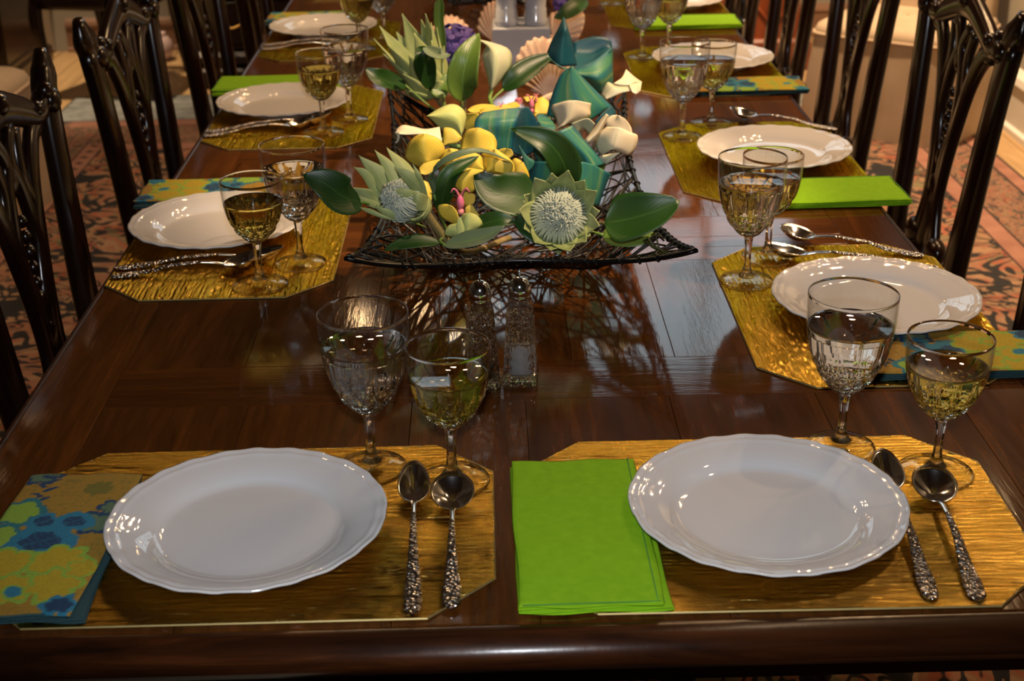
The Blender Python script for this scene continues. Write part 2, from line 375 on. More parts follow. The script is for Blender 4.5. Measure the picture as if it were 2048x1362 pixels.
# far wall with a tall transom window, daylight outside
wx0, wx1, wz0, wz1 = -.30, 1.62, 2.12, 3.40
th = .12
struct('wall_back', merge(box(((XL+wx0)/2, YB+th/2, ZC/2), (wx0-XL, th, ZC)), box(((XR+wx1)/2, YB+th/2, ZC/2), (XR-wx1, th, ZC)),
       box(((wx0+wx1)/2, YB+th/2, wz0/2), (wx1-wx0, th, wz0)), box(((wx0+wx1)/2, YB+th/2, (wz1+ZC)/2), (wx1-wx0, th, ZC-wz1))), 'wall')
struct('wall_left', box((XL-th/2, (YB+YF)/2, ZC/2), (th, YB-YF, ZC)), 'wall')
struct('wall_right', box((XR+th/2, (YB+YF)/2, ZC/2), (th, YB-YF, ZC)), 'wall')
struct('wall_front', box(((XL+XR)/2, YF-th/2, ZC/2), (XR-XL, th, ZC)), 'wall')
struct('ceiling', box(((XL+XR)/2, (YB+YF)/2, ZC+.03), (XR-XL+.3, YB-YF+.3, .06)), 'ceiling')
win = empty('window_1', ((wx0+wx1)/2, YB+.04, wz0)); win['kind'] = 'structure'
ww, wh = wx1-wx0, wz1-wz0
mesh('window_frame', *merge(box((0, 0, .02), (ww, .07, .04)), box((0, 0, wh-.02), (ww, .07, .04)), box((-ww/2+.02, 0, wh/2), (.04, .07, wh)), box((ww/2-.02, 0, wh/2), (.04, .07, wh))), 'white_trim', win, False)
for i in range(1, 4): mesh('mullion', *box((-ww/2+ww*i/4, 0, wh/2), (.035, .045, wh-.08)), 'white_trim', win, False)
mesh('transom_bar', *box((0, 0, wh/2), (ww-.08, .04, .035)), 'white_trim', win, False)
mesh('pane', *box((0, .01, wh/2), (ww-.06, .004, wh-.06)), glassmat('window_glass', (1, 1, 1), 1.01), win, False)
# baseboards and plinths
def moulded_base(name, p0, p1, h, d, nrm, mat='white_trim'):
    p0, p1, nrm = Vector(p0), Vector(p1), Vector(nrm)
    prof = [(0, 0), (d, 0), (d, h*.10), (d*.62, h*.14), (d*.62, h*.74), (d*.95, h*.80), (d*.75, h*.90), (d*.35, h*.95), (0, h)]
    V = [p+nrm*a+Vector((0, 0, b)) for p in (p0, p1) for a, b in prof]; n = len(prof)
    return struct(name, (V, [(i, (i+1) % n, n+(i+1) % n, n+i) for i in range(n)]+[tuple(range(n))[::-1], tuple(range(n, 2*n))]), mat)
moulded_base('baseboard_right', (XR, YF, 0), (XR, YB, 0), .24, .035, (-1, 0, 0))
moulded_base('baseboard_back', (-2.05, YB, 0), (XR, YB, 0), .16, .03, (0, -1, 0), mottled('stained_baseboard', (.22, .12, .07), (.30, .17, .10), 5, .4))
struct('trim_1', merge(box((-2.36, 6.93, .5), (.42, .14, 1.0), 0, .006), box((-2.36, 6.91, .13), (.48, .2, .26), 0, .01), box((-2.36, 6.90, .275), (.51, .24, .025), 0, .008), box((-2.36, 6.91, .315), (.47, .2, .03), 0, .01), box((-2.36, 6.9, .37), (.53, .26, .025), 0, .008)), 'white_trim')

# ------------------------------------------------------------------ rug
rx0, rx1, ry0, ry1 = -1.77, 1.83, -.6, 6.03
rug = empty('persian_rug', (0, 0, 0), 0, 'large patterned rug under the dining table, salmon field with black scrolls', 'rug')
def band(name, x0, x1, y0, y1, mat, h): return mesh(name, *box(((x0+x1)/2, (y0+y1)/2, .002+h/2), (x1-x0, y1-y0, h)), mat, rug, False)
band('rug_backing', rx0, rx1, ry0, ry1, 'rug_black', .005)
band('end_band', rx0+.01, rx1-.01, 5.62, ry1-.02, 'rug_grey', .007)
for sx, e in ((1, rx0), (-1, rx1)):
    def bb(a, b, mat, nm, h=.0065, y1=5.60): x = sorted((e+sx*a, e+sx*b)); return band(nm, x[0], x[1], ry0+.02, y1, mat, h)
    bb(.012, .060, 'rug_pink', 'guard_band'); bb(.070, .235, 'rug_border', 'border_band'); bb(.243, .305, 'rug_pink', 'guard_band')
band('field', rx0+.312, rx1-.312, ry0+.4, 5.18, 'rug_field', .0065)
band('cross_guard_band', rx0+.31, rx1-.31, 5.19, 5.27, 'rug_pink', .0067); band('cross_border_band', rx0+.24, rx1-.24, 5.28, 5.52, 'rug_border', .0068); band('cross_guard_band', rx0+.1, rx1-.1, 5.53, 5.61, 'rug_pink', .0069)
mv = []
for e, sx in ((rx0, 1), (rx1, -1)):
    for off in ((.274,) if sx > 0 else ()):
        yy = 3.6
        while yy < 5.5: mv.append(box((e+sx*off, yy, .0085), (.022, .03, .0016), PI/4)); yy += .075
tag(mesh('motif_row', *merge(*mv), 'rug_motif', rug, False), kind='stuff')

# ------------------------------------------------------------------ dining table
TX0, TX1, TY0, TY1 = -.54, .617, 1.03, 4.95
table = empty('dining_table', ((TX0+TX1)/2, (TY0+TY1)/2, 0), 0, 'long dark polished wood dining table with plank top and rounded edge', 'table')
tc = Vector(table.location)
def tp(name, vf, mat, smooth=False, parent=table):
    V, Fc = vf; return mesh(name, [v-tc for v in V], Fc, mat, parent, smooth)
tp('under_top', box(((TX0+TX1)/2, (TY0+TY1)/2, TZ-.03), (TX1-TX0-.01, TY1-TY0-.01, .022)), 'moulding')
nplank = 0
def plank(x0, x1, y0, y1, grain):
    V, Fc = box((0, 0, 0), (x1-x0-.0005, y1-y0-.0005, .018), 0, .0004)
    o = mesh('plank', V, Fc, 'table_'+grain, table, False); o.location = Vector(((x0+x1)/2, (y0+y1)/2, TZ-.009))-tc; return o
RW = .088
yy = TY0
for L in (1.2, 1.5, 1.22):                    # side rails
    for a, b in ((TX0, TX0+RW), (TX1-RW, TX1)): plank(a, b, yy, yy+L, 'y')
    yy += L
ix0, ix1 = TX0+RW, TX1-RW
secs = [(TY0, 1.47, 'y', 6), (1.47, 1.577, 'x', 1), (1.577, 1.912, 'y', 7), (1.912, 1.964, 'x', 1), (1.964, 2.008, 'x', 1), (2.008, 2.10, 'x', 1),
        (2.10, 2.45, 'y', 7), (2.45, 2.55, 'x', 1), (2.55, 2.90, 'y', 6), (2.90, 3.0, 'x', 1), (3.0, 3.38, 'y', 7), (3.38, 3.46, 'x', 1), (3.46, 3.55, 'x', 1), (3.55, 3.98, 'y', 6), (3.98, 4.08, 'x', 1), (4.08, 4.95, 'y', 6)]
random.seed(11)
for y0, y1, g, n in secs:
    if n == 1: plank(ix0, ix1, y0, y1, g)
    else:
        cuts = [ix0+(ix1-ix0)*(i+random.uniform(-.22, .22)*(0 < i < n))/n for i in range(n+1)]
        for a, b in zip(cuts, cuts[1:]): plank(a, b, y0, y1, g)
# moulding round the edge: a small groove, then a bullnose
prof = [(-.003, -.012), (.001, -.0035), (.003, .0), (.0055, .0012), (.010, .0006), (.016, -.0035), (.0215, -.010), (.0245, -.018), (.024, -.027), (.020, -.035), (.012, -.040), (.004, -.043), (-.05, -.045)]
def ringpts(o, z):
    fx = .6; fy = 1.15
    return [Vector((TX0-o*fx, TY0-o*fy, z)), Vector((TX1+o*fx, TY0-o*fy, z)), Vector((TX1+o*fx, TY1+o*fy, z)), Vector((TX0-o*fx, TY1+o*fy, z))]
V = []
for o_, z_ in prof: V += ringpts(o_, TZ+z_)
tp('edge_moulding', (V, grid_faces(len(prof), 4, True)), 'moulding', True)
tp('apron', merge(*[box(c, s) for c, s in (((.038, 1.16, .66), (1.0, .025, .11)), ((.038, 4.82, .66), (1.0, .025, .11)), ((-.47, 2.99, .66), (.025, 3.66, .11)), ((.55, 2.99, .66), (.025, 3.66, .11)))]), 'moulding')
for lx, ly in ((.04, 1.75), (.04, 4.25)):
    V, Fc = lathe([(.16, .0095), (.16, .03), (.05, .07), (.055, .12), (.06, .25), (.04, .36), (.05, .42), (.05, .46), (.03, .48), (.055, .52), (.055, .72)], 16)
    tp('leg', ([v+Vector((lx, ly, 0)) for v in V], Fc), 'moulding', True)

# ------------------------------------------------------------------ chairs
def make_chair(seat_mat='linen'):
    """origin on the floor under the back; the back leans towards +y, the seat is towards -y"""
    c = empty('dining_chair')
    def back(u, z): return Vector((u, .035*max(z-.46, 0)/.5 + .02*max(z-.46, 0)**2 + (-.0 if z > .46 else .10*((.46-z)/.46)**2), z))
    nr = (0, 1, 0)
    for s in (-1, 1):
        pts = [back(s*.185, .0), back(s*.183, .25), back(s*.187, .46), back(s*.20, .65), back(s*.222, .85), back(s*.240, .955)]
        mesh('stile', *sweep(pts, [.036, .038, .054, .056, .056, .058], [.036, .034, .038, .034, .030, .030], nr, 20, 10, .55), 'mahogany', c)
        # flared carved ear on top of the stile
        e = [back(s*.205, .925), back(s*.232, .95), back(s*.252, .975), back(s*.262, 1.008)]
        ea = mesh('ear', *merge(sweep(e, [.03, .058, .062, .022], [.03, .036, .034, .018], nr, 12, 10, .75), ball(back(s*.222, .935)+Vector((0, -.012, 0)), .021, (1, .7, 1)), ball(back(s*.205, .955)+Vector((0, -.010, 0)), .014)), 'mahogany', c)
    rail = [back(-.225, .945), back(-.17, .925), back(-.11, .945), back(-.05, .965), back(0, .975), back(.05, .965), back(.11, .945), back(.17, .925), back(.225, .945)]
    mesh('top_rail', *merge(sweep(rail, [.040, .034, .046, .05, .06, .05, .046, .034, .040], .028, nr, 36, 10, .7),
         *[ball(back(u, z)+Vector((0, y_, 0)), r) for u, z, r in ((-.15, .940, .013), (.15, .940, .013), (0, .985, .018)) for y_ in (-.008, .008)]), 'mahogany_x', c)
    ribs = []
    for s in (-1, 1):
        ribs.append(sweep([back(s*.062, .485), back(s*.050, .53), back(s*.030, .60), back(s*.036, .68), back(s*.058, .77), back(s*.085, .85), back(s*.125, .905), back(s*.165, .915)], [.046, .036, .032, .034, .038, .042, .044, .036], .020, nr, 26, 8, .7))
        ribs.append(sweep([back(s*.025, .485), back(s*.020, .60), back(s*.018, .68), back(s*.042, .76), back(s*.030, .85), back(s*.008, .90), back(s*.04, .945)], [.040, .036, .030, .024, .026, .026, .028], .018, nr, 22, 8, .7))
        ribs.append(sweep([back(s*.075, .80), back(s*.045, .87), back(s*.06, .935)], [.022, .024, .024], .016, nr, 12, 8, .7))
        ribs.append(ball(back(s*.065, .515), .034, (1, .6, .8)))
    for k_ in range(5): ribs.append(ball(back(0, .715+.024*k_), .0105-.001*abs(k_-2), (1, 1, 1.2)))
    for z_, r_ in ((.62, .026), (.68, .018), (.87, .018)): ribs.append(ball(back(0, z_), r_, (1, .5, 1.3)))
    mesh('splat', *merge(*ribs), 'mahogany', c)
    mesh('shoe', *sweep([back(-.09, .475), back(.09, .475)], .04, .045, nr, 6, 8, .5), 'mahogany_x', c)
    V = [Vector(p) for p in ((-.19, -.02, .40), (.19, -.02, .40), (.25, -.42, .40), (-.25, -.42, .40))]
    for a, b in ((0, 1), (1, 2), (2, 3), (3, 0)):
        mesh('seat_rail', *sweep([V[a]+Vector((0, 0, .015)), V[b]+Vector((0, 0, .015))], .07, .028, (V[a]+V[b])*.5-Vector((0, -.22, .4)), 4, 8, .4), 'mahogany_x', c)
    sv = []
    for z_, k_ in ((.44, .94), (.465, .98), (.485, .90), (.497, .6), (.50, .1)):
        sv += [Vector((x_*k_, -.22+(y_+.22)*k_, z_)) for x_, y_ in ((-.185, -.03), (0, -.025), (.185, -.03), (.215, -.22), (.245, -.41), (0, -.425), (-.245, -.41), (-.215, -.22))]
    mesh('seat', sv, grid_faces(5, 8, True)+[tuple(range(32, 40)), tuple(range(8))[::-1]], seat_mat, c)
    for s in (-1, 1):
        mesh('leg', *sweep([Vector((s*.235, -.405, .43)), Vector((s*.245, -.415, .33)), Vector((s*.232, -.402, .15)), Vector((s*.232, -.402, .05)), Vector((s*.238, -.41, .0))], [.052, .056, .034, .028, .046], [.052, .056, .034, .028, .046], nr, 14, 8, .8), 'mahogany', c)
    return c
CH = make_chair()
first = True
left = [(1.22, 'dark carved chair at bottom left corner, nearest on the left of the table'), (1.97, 'dark carved chair on the left, second from the front, beside first side placemat'),
        (2.72, 'dark carved chair with pierced splat, third on the left, beside lime napkin plate'), (3.47, 'dark chair fourth on the left of the table, beside third side plate'), (4.22, 'dark chair fifth and farthest on the left side of the table')]
right = [(1.87, 'dark carved chair at the right frame edge, behind the nearest right side plate'), (2.61, 'dark carved chair with whole pierced splat showing, right of the lime napkin'),
         (3.33, 'dark carved chair third on the right, in front of the beige slipcover'), (4.05, 'dark chair fourth on the right, beside the far green napkin'), (4.78, 'dark chair farthest on the right side of the table')]
for i, (yc, lb) in enumerate(left):
    o = CH if first else copy_thing(CH); first = False
    o.location = (-.655, yc, .0095); o.rotation_euler = (0, 0, PI/2); tag(o, lb, 'chair', 'carved dining chairs along the table')
for i, (yc, lb) in enumerate(right):
    o = copy_thing(CH, (.852, yc, .0095), -PI/2); tag(o, lb, 'chair', 'carved dining chairs along the table')
o = copy_thing(CH, (-1.56, 6.40, 0.0005), math.radians(-14)); tag(o, 'dark chair with beige seat standing apart at the far left wall', 'chair')
o['group'] = 'carved side chairs by the far wall'

# ------------------------------------------------------------------ slipcovered chairs
def slipchair(loc, rz, label, hs=.37, hb=.95, wd=.56, dpt=.56):
    c = empty('slipcovered_chair', loc, rz, label, 'chair', 'beige slipcovered chairs')
    def ring(k, z, ripple, flare):
        n = 96; out = []
        for i in range(n):
            a = 2*PI*i/n; cs, sn = math.cos(a), math.sin(a)
            x_ = math.copysign(abs(cs)**.28, cs)*wd/2*(1+flare); y_ = math.copysign(abs(sn)**.28, sn)*dpt/2*(1+flare)
            r_ = 1+ripple*(math.sin(a*8)+.6*math.sin(a*13+1))
            out.append(Vector((x_*r_, y_*r_, z)))
        return out
    V = []
    lv = [(0, .02, .10), (.12, .016, .08), (.25, .008, .05), (.34, .002, .01), (hs-.006, 0, 0)]
    for z_, r_, f_ in lv: V += ring(1, z_+.008, r_, f_)
    mesh('skirt', V, grid_faces(len(lv), 96, True), 'linen', c)
    V = []
    for z_, f_ in ((hs-.01, 0), (hs+.012, 0), (hs+.03, -.03), (hs+.045, -.12), (hs+.05, -.5), (hs+.05, -.98)): V += ring(1, z_, 0, f_)
    mesh('seat_cover', V, grid_faces(6, 96, True), 'linen', c)
    pr = ring(1, hs, 0, .012); V = []
    for i, p in enumerate(pr):
        nrm = Vector((p.x, p.y, 0)).normalized(); V += [p+(nrm*math.cos(b)+Vector((0, 0, 1))*math.sin(b))*.006 for b in (0, PI/3, 2*PI/3, PI, 4*PI/3, 5*PI/3)]
    mesh('piping', V, grid_faces(96, 6, True)+[(95*6+j, 95*6+(j+1) % 6, (j+1) % 6, j) for j in range(6)], 'linen_dark', c)
    V = []; lv = [(hs, .26, .06), (hs+.2, .255, .055), (hb-.08, .25, .05), (hb-.02, .24, .045), (hb, .20, .02)]
    for z_, a_, d_ in lv:
        for i in range(32):
            th_ = 2*PI*i/32; cs, sn = math.cos(th_), math.sin(th_)
            V.append(Vector((math.copysign(abs(cs)**.4, cs)*a_, dpt/2-.07+(z_-hs)*.12+math.copysign(abs(sn)**.5, sn)*d_, z_)))
    mesh('back_cover', V, grid_faces(len(lv), 32, True)+[tuple(range(128, 160))], 'linen', c)
    return c
slipchair((1.60, 5.36, 0), math.radians(-38), 'beige slipcovered chair with long skirt on the right, by the grey wall')
slipchair((-1.79, 4.45, 0), math.radians(88), 'beige slipcovered chair at the left frame edge, behind the near carved chair', .40)

# ------------------------------------------------------------------ furniture at the back
sb = empty('sideboard', (-.92, 6.38, 0), 0, 'dark wood sideboard standing behind the chairs at the far left', 'sideboard')
mesh('carcass', *box((0, .02, .53), (.70, .42, .74), 0, .004), 'mahogany_x', sb, False)
mesh('base_plinth', *merge(box((0, 0, .045), (.74, .48, .09), 0, .012), box((0, 0, .125), (.72, .46, .07), 0, .02)), 'mahogany_x', sb, False)
for k_ in range(3):
    d = mesh('drawer', *box((0, -.20, .28+.22*k_), (.62, .03, .19), 0, .006), 'mahogany_x', sb, False)
    for s in (-1, 1): mesh('drawer_handle', *tube([(s*.17-.04, -.222, .28+.22*k_), (s*.17, -.24, .265+.22*k_), (s*.17+.04, -.222, .28+.22*k_)], .004, 8), 'brass', d)
cb = empty('cabinet', (-2.53, 6.50, 0), 0, 'dark wood cabinet with brass pull at the far top left corner', 'cabinet')
mesh('carcass', *box((0, 0, .80), (.86, .55, 1.4), 0, .004), 'mahogany', cb, False)
mesh('base_plinth', *merge(box((0, 0, .04), (.91, .62, .08), 0, .012), box((0, 0, .09), (.88, .58, .04), 0, .01)), 'mahogany_x', cb, False)
for s in (-1, 1):
    d = mesh('door', *box((s*.205, -.285, .66), (.39, .025, 1.0), 0, .008), 'mahogany', cb, False)
    mesh('brass_pull', *merge(box((s*.205+.08, -.303, .235), (.10, .008, .018), 0, .003), tube([(s*.205+.04, -.306, .235), (s*.205+.08, -.325, .22), (s*.205+.12, -.306, .235)], .004, 8)), 'brass', d)
rc = empty('chest', (1.17, 6.55, 0), 0, 'red-brown wooden chest with diamond relief behind the right hand chairs', 'chest')
mesh('carcass', *box((0, 0, .50), (.46, .46, .74), 0, .004), 'redwood', rc, False)
mesh('base_plinth', *box((0, 0, .07), (.56, .56, .14), 0, .012), 'redwood', rc, False)
dv = []
for s in (-1, 1):
    for z_ in (.30, .55):
        c_ = Vector((s*.11, -.236, z_)); q = [c_+Vector(p) for p in ((-.09, 0, 0), (0, 0, .11), (.09, 0, 0), (0, 0, -.11), (-.09, 0, 0))]
        for a, b in zip(q, q[1:]): dv.append(tube([a, b], .006, 2, 6))
mesh('diamond_relief', *merge(*dv), 'redwood', rc)
V, Fc = lathe([(a_*.6, b_*.6) for a_, b_ in [(.05, 0), (.09, .03), (.11, .09), (.10, .15), (.07, .19), (.05, .20), (.06, .22), (.052, .222), (.042, .20), (.001, .19)]], 24)
tag(mesh('jar', [v+Vector((-1.55, 6.75, 0)) for v in V], Fc, 'pinkjar'), 'pale pink jar on the floor between chair and sideboard', 'jar')

# ------------------------------------------------------------------ place mats
def octo(hx, hy, c): return [(-hx+c, -hy), (hx-c, -hy), (hx, -hy+c), (hx, hy-c), (hx-c, hy), (-hx+c, hy), (-hx, hy-c), (-hx, -hy+c)]
MATMESH = None
def placemat(x, y, rz, label, z=TZ):
    global MATMESH
    o = empty('placemat', (x, y, z+.0003), rz, label, 'placemat', 'gold placemats')
    hx, hy, c, n = .2375, .160, .060, 40
    V = []; nx, ny = 120, 330
    cells = []
    for j in range(ny+1 if MATMESH is None else 0):
        for i in range(nx+1):
            px, py = -hx+2*hx*i/nx, -hy+2*hy*j/ny
            e = (abs(px)+abs(py))-(hx+hy-c)
            if e > 0: px -= math.copysign(e/2, px); py -= math.copysign(e/2, py)
            a_ = px*18+1.5*noise.noise(Vector((px*40, py*40, 5)))
            h_ = .0016+.0006*noise.noise(Vector((px*9, py*22, 1)))+.00110*(1-2*abs(noise.noise(Vector((a_, py*170, 2)))))+.00045*noise.noise(Vector((px*70, py*420, 3)))
            V.append(Vector((px, py, max(.0004, h_))))
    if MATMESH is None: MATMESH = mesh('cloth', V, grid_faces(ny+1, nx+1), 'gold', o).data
    else: c_ = bpy.data.objects.new('cloth', MATMESH); COL.objects.link(c_); c_.parent = o
    oc = [Vector((a, b, .0012)) for a, b in octo(hx, hy, c)]; V = []
    for k_ in range(8):
        p, q, r = oc[k_-1], oc[k_], oc[(k_+1) % 8]; nrm = ((q-p).normalized()+(r-q).normalized()).normalized(); nn = Vector((nrm.y, -nrm.x, 0))
        V += [q+nn*a+Vector((0, 0, b)) for a, b in ((.0010, 0), (0, .0012), (-.0016, .0008), (-.0016, -.001), (0, -.0012))]
    mesh('binding', V, grid_faces(8, 5, True)+[(35+j, 35+(j+1) % 5, (j+1) % 5, j) for j in range(5)], 'gold_hem', o, False)
    return o
# settings: x, y of mat; rot; plate centre; sides
placemat(-.2405, 1.197, 0, 'gold placemat at front left of the table, under the floral napkin and plate')
placemat(.266, 1.195, math.radians(-.6), 'gold placemat at front right of the table, under the plain green napkin')
placemat(-.382, 2.035, PI/2, 'gold placemat on the left side, first after the front one')
placemat(.477, 1.714, PI/2, 'gold placemat on the right side, beside the shakers and first wine glasses')
placemat(-.378, 2.765, PI/2, 'gold placemat second on the left side, under the plate with lime napkin')
placemat(.480, 2.40, PI/2, 'gold placemat second on the right side, between basket and splat chair')
placemat(-.376, 3.49, PI/2, 'gold placemat third on the left side, with spoons at its near end')
placemat(.478, 3.085, PI/2, 'gold placemat third on the right side, under the small far floral napkin')
placemat(-.376, 4.24, PI/2, 'gold placemat farthest on the left, cut by the top of the picture')
placemat(.478, 3.76, PI/2, 'gold placemat fourth on the right side, above the far green napkin')

# ------------------------------------------------------------------ plates
def plate_mesh():
    R = .1345; nA = 144; nL = 12
    prof_top = [(.0, .0045), (.5, .0045), (.60, .0047), (.645, .0055), (.675, .0085), (.72, .0125), (.80, .0160), (.88, .0188), (.915, .0198), (.93, .0212), (.945, .0205), (.965, .0212), (.985, .0225), (1.0, .0222)]
    prof_bot = [(1.0, .0205), (.985, .0198), (.90, .0165), (.78, .0125), (.68, .0045), (.64, .001), (.60, .0), (.57, .001), (.55, .0018), (0, .0018)]
    V = []
    for f_, z in prof_top+prof_bot:
        for k in range(nA):
            a = 2*PI*k/nA
            sc = abs(math.sin(a*nL/2))**.6; sc2 = math.sin(a*nL)
            lob = (.009*(sc-.75) + .002*sc2)*max(0, (f_-.7)/.3)
            zz = z + (.0006*math.sin(a*nL*2)*max(0, (f_-.86)/.14) if f_ > .86 else 0)
            r = R*max(f_, .001)*(1+lob); V.append(Vector((r*math.cos(a), r*math.sin(a), zz)))
    return V, grid_faces(len(prof_top)+len(prof_bot), nA, True)
PL = None
def plate(x, y, label, rz=0, z=TZ):
    global PL
    if PL is None:
        PL = mesh('dinner_plate', *plate_mesh(), 'china'); o = PL
    else: o = PL.copy(); COL.objects.link(o)
    o.location = (x, y, z+.0024); o.rotation_euler = (0, 0, rz); return tag(o, label, 'plate', 'white scalloped dinner plates')
plate(-.2405, 1.186, 'white scalloped plate at front left, right of the floral napkin')
plate(.263, 1.190, 'white scalloped plate at front right, right of the plain green napkin', .2)
plate(-.418, 2.075, 'white plate nearest on the left side, behind the two spoons', .1)
plate(.5035, 1.712, 'white plate nearest on the right side, behind the tall water glass', .25)
plate(-.410, 2.815, 'white plate second on the left side, in front of the lime napkin', .3)
plate(.503, 2.405, 'white plate second on the right side, above the lime napkin', .05)
plate(-.405, 3.567, 'white plate third on the left side, near the top of the picture', .15)
plate(.505, 3.128, 'white plate third on the right side, behind two filled glasses', .35)
plate(.505, 3.83, 'white plate farthest on the right, cut by the top of the picture', .22)

# ------------------------------------------------------------------ napkins
def napkin_profile(w_, n_layers=4, t=.0019, r=.0022):
    """cross-section path of a cloth folded back and forth, open edges on the +x side"""
    pts = []; z = .0014
    for k in range(n_layers):
        L = -w_/2+.0015*(k % 2); Rr = w_/2-.002*k
        seg = [(Rr-(Rr-L)*i/8, z+.0005*math.sin(i*.9+k)) for i in range(9)]
        if k % 2 == 1: seg = seg[::-1]
        pts += seg
        z += 2*r
    return pts
def napkin_geo(wd, ln, kx=44, seed=0, top_slide=(.0, .0)):
    """folded cloth: slab rings plus visible layer edges"""
    parts = []
    nl = 4
    for k in range(nl):
        z0 = .0006+.0028*k; th_ = .0022; V = []
        nx, ny = (64, 128) if k == nl-1 else (14, 24)
        ox = top_slide[0]*k; 
        for j in range(ny+1):
            for i in range(nx+1):
                u, v = i/nx-.5, j/ny-.5
                sx = ox*(.5-v) - .0016*(nl-1-k)*0
                px = u*wd + sx + ((u+.5)*(.5-v)*.009 if k < 2 else 0) + .0012*math.sin(v*9+k+seed); py = v*ln - .0012*(k % 2) + .0015*math.sin(u*11+k*1.7+seed)
                edge = max(0, abs(u)-.47)/.03; edge2 = max(0, abs(v)-.485)/.015
                pz = z0+th_+.0012*k/3*math.sin(v*5+seed)*math.cos(u*3)-.0013*min(1, edge**2+edge2**2)
                V.append(Vector((px, py, pz)))
        Fc = grid_faces(ny+1, nx+1)
        n = len(V); B = [Vector((p.x, p.y, z0-.0002+.0012*k/3*math.sin((p.y/ln)*5+seed)*math.cos(p.x/wd*3))) for p in V]
        rim = [i for i in range(nx+1)]+[(j)*(nx+1)+nx for j in range(1, ny+1)]+[ny*(nx+1)+i for i in range(nx-1, -1, -1)]+[j*(nx+1) for j in range(ny-1, 0, -1)]
        Bv = [B[i] for i in rim]; m = len(rim)
        mid = [(V[i]+B[i])*.5+Vector((V[i].x, V[i].y, 0)).normalized()*.0016 for i in rim]
        Fc2 = []
        for a in range(m):
            b_ = (a+1) % m; Fc2 += [(rim[a], n+a, n+b_, rim[b_]), (n+a, n+m+a, n+m+b_, n+b_)]
        Fc2.append(tuple(n+m+a for a in range(m)))
        parts.append((V+mid+Bv, Fc+Fc2))
    return parts
def hexc(r, g, b): f = lambda c: ((c/255+.055)/1.055)**2.4 if c > 10 else c/255/12.92; return (f(r), f(g), f(b))
# the printed pattern, given on the unfolded napkin face in (u, v) = 0..1
OCH = (.42, .235, .022); GOLD = (.55, .40, .015); LIME = (.30, .50, .05); TEAL = (.02, .20, .24); NAVY = (.008, .055, .14); SAGE = (.12, .20, .11); OLIV = (.20, .17, .02); SKY = (.02, .22, .36)
def petal_shape(dx, dy, R, n, amp, rot=0):
    r = math.hypot(dx, dy); a = math.atan2(dy, dx)+rot; return r/(R*(1+amp*abs(math.cos(n*a/2))-amp*.5))
def print_col(u, v):
    x, y = u*115, v*250                       # mm
    wob = 3.2*noise.noise(Vector((x*.09, y*.09, 1.3))); x += wob; y += 3.2*noise.noise(Vector((x*.09, y*.09, 7.7)))
    c = OCH
    if noise.noise(Vector((x*.35, y*.05, 3))) + noise.noise(Vector((x*.05, y*.35, 9))) > .42: c = (.30, .20, .025)
    def blob(cx, cy, R, n, amp, fill, line=None, lw=.12, rot=0, asp=1.0):
        nonlocal c
        d = petal_shape((x-cx)/asp, y-cy, R, n, amp, rot)
        if d < 1: c = fill
        if line and 1-lw < d < 1+lw: c = line
    # olive leaf spot, sage leaves with navy outline
    blob(80, 216, 13, 7, .35, OLIV)
    for cx, cy, R in ((96, 150, 17), (16, 246, 17), (105, 178, 12)): blob(cx, cy, R, 6, .4, SAGE, NAVY, .18)
    # jagged navy line down the upper left
    zz = 26+9*((y*.11) % 1)*(1 if int(y*.11) % 2 else -1)
    if 168 < y < 250 and abs(x-zz) < 3.6: c = NAVY
    # lime blossoms on the left
    for cx, cy, R in ((14, 170, 22), (8, 125, 20)): blob(cx, cy, R, 5, .35, LIME, TEAL, .16)
    # teal leaf trio
    for cx, cy, R, asp in ((52, 118, 21, 1.25), (44, 152, 12, 1.1), (74, 152, 13, 1.25)):
        blob(cx, cy, R, 3, .15, NAVY, SKY, .26, .4, asp)
        d = math.hypot((x-cx)/asp, y-cy)
        if d < R*.8 and (abs(y-cy-.5*(x-cx)) < 1.1 or abs(((x-cx)+(y-cy)*.6) % 7-3.5) < .55 and d > R*.15): c = (.02, .13, .24)
    # golden blossoms with lime outlines at the near end
    for cx, cy, R, n in ((30, 78, 24, 7), (78, 82, 25, 7), (12, 42, 22, 6), (48, 40, 22, 7), (86, 45, 24, 7), (104, 70, 14, 5)):
        blob(cx, cy, R, n, .30, GOLD, LIME, .11)
    d = math.hypot(x-52, y-34)
    if d < 8.5: c = SKY
    elif d < 11: c = LIME
    blob(8, 12, 16, 5, .4, SKY, LIME, .12); blob(100, 12, 13, 6, .4, NAVY, SKY, .2)
    return c
def make_napkin(kind, wd, ln, slide, seed=0, flip=False):
    o = empty('napkin')
    parts = napkin_geo(wd, ln, seed=seed, top_slide=slide)
    mt = 'floral' if kind == 'floral' else 'green_cloth'
    n = len(parts)
    for k, (V, Fc) in enumerate(parts):
        m = mesh('top_layer' if k == n-1 else 'folded_layer', V, Fc, mt, o)
        if kind == 'floral':
            at = m.data.color_attributes.new('print', 'FLOAT_COLOR', 'POINT'); cols = []
            for p in V:
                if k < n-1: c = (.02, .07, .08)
                else:
                    u, v = p.x/wd+.5, p.y/ln+.5
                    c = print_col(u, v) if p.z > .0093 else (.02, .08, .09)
                cols += [c[0], c[1], c[2], 1]
            at.data.foreach_set('color', cols)
    if kind == 'green':
        e = wd/2-.004
        z = .0114
        mesh('hem', *merge(tube([(e-.001, -ln/2+.002, z-.0005), (e-.0016, 0, z+.0004), (e-.001, ln/2-.002, z-.0005)], .0008, 20), tube([(e+.0045, -ln/2+.002, .0078), (e+.0045, ln/2-.002, .0078)], .0009, 12),
              tube([(-wd/2+.002, -ln/2-.0002, z-.0012), (0, -ln/2-.0006, z-.0005), (wd/2-.003, -ln/2-.0002, z-.001)], .0008, 16)), 'green_hem', o)
    return o
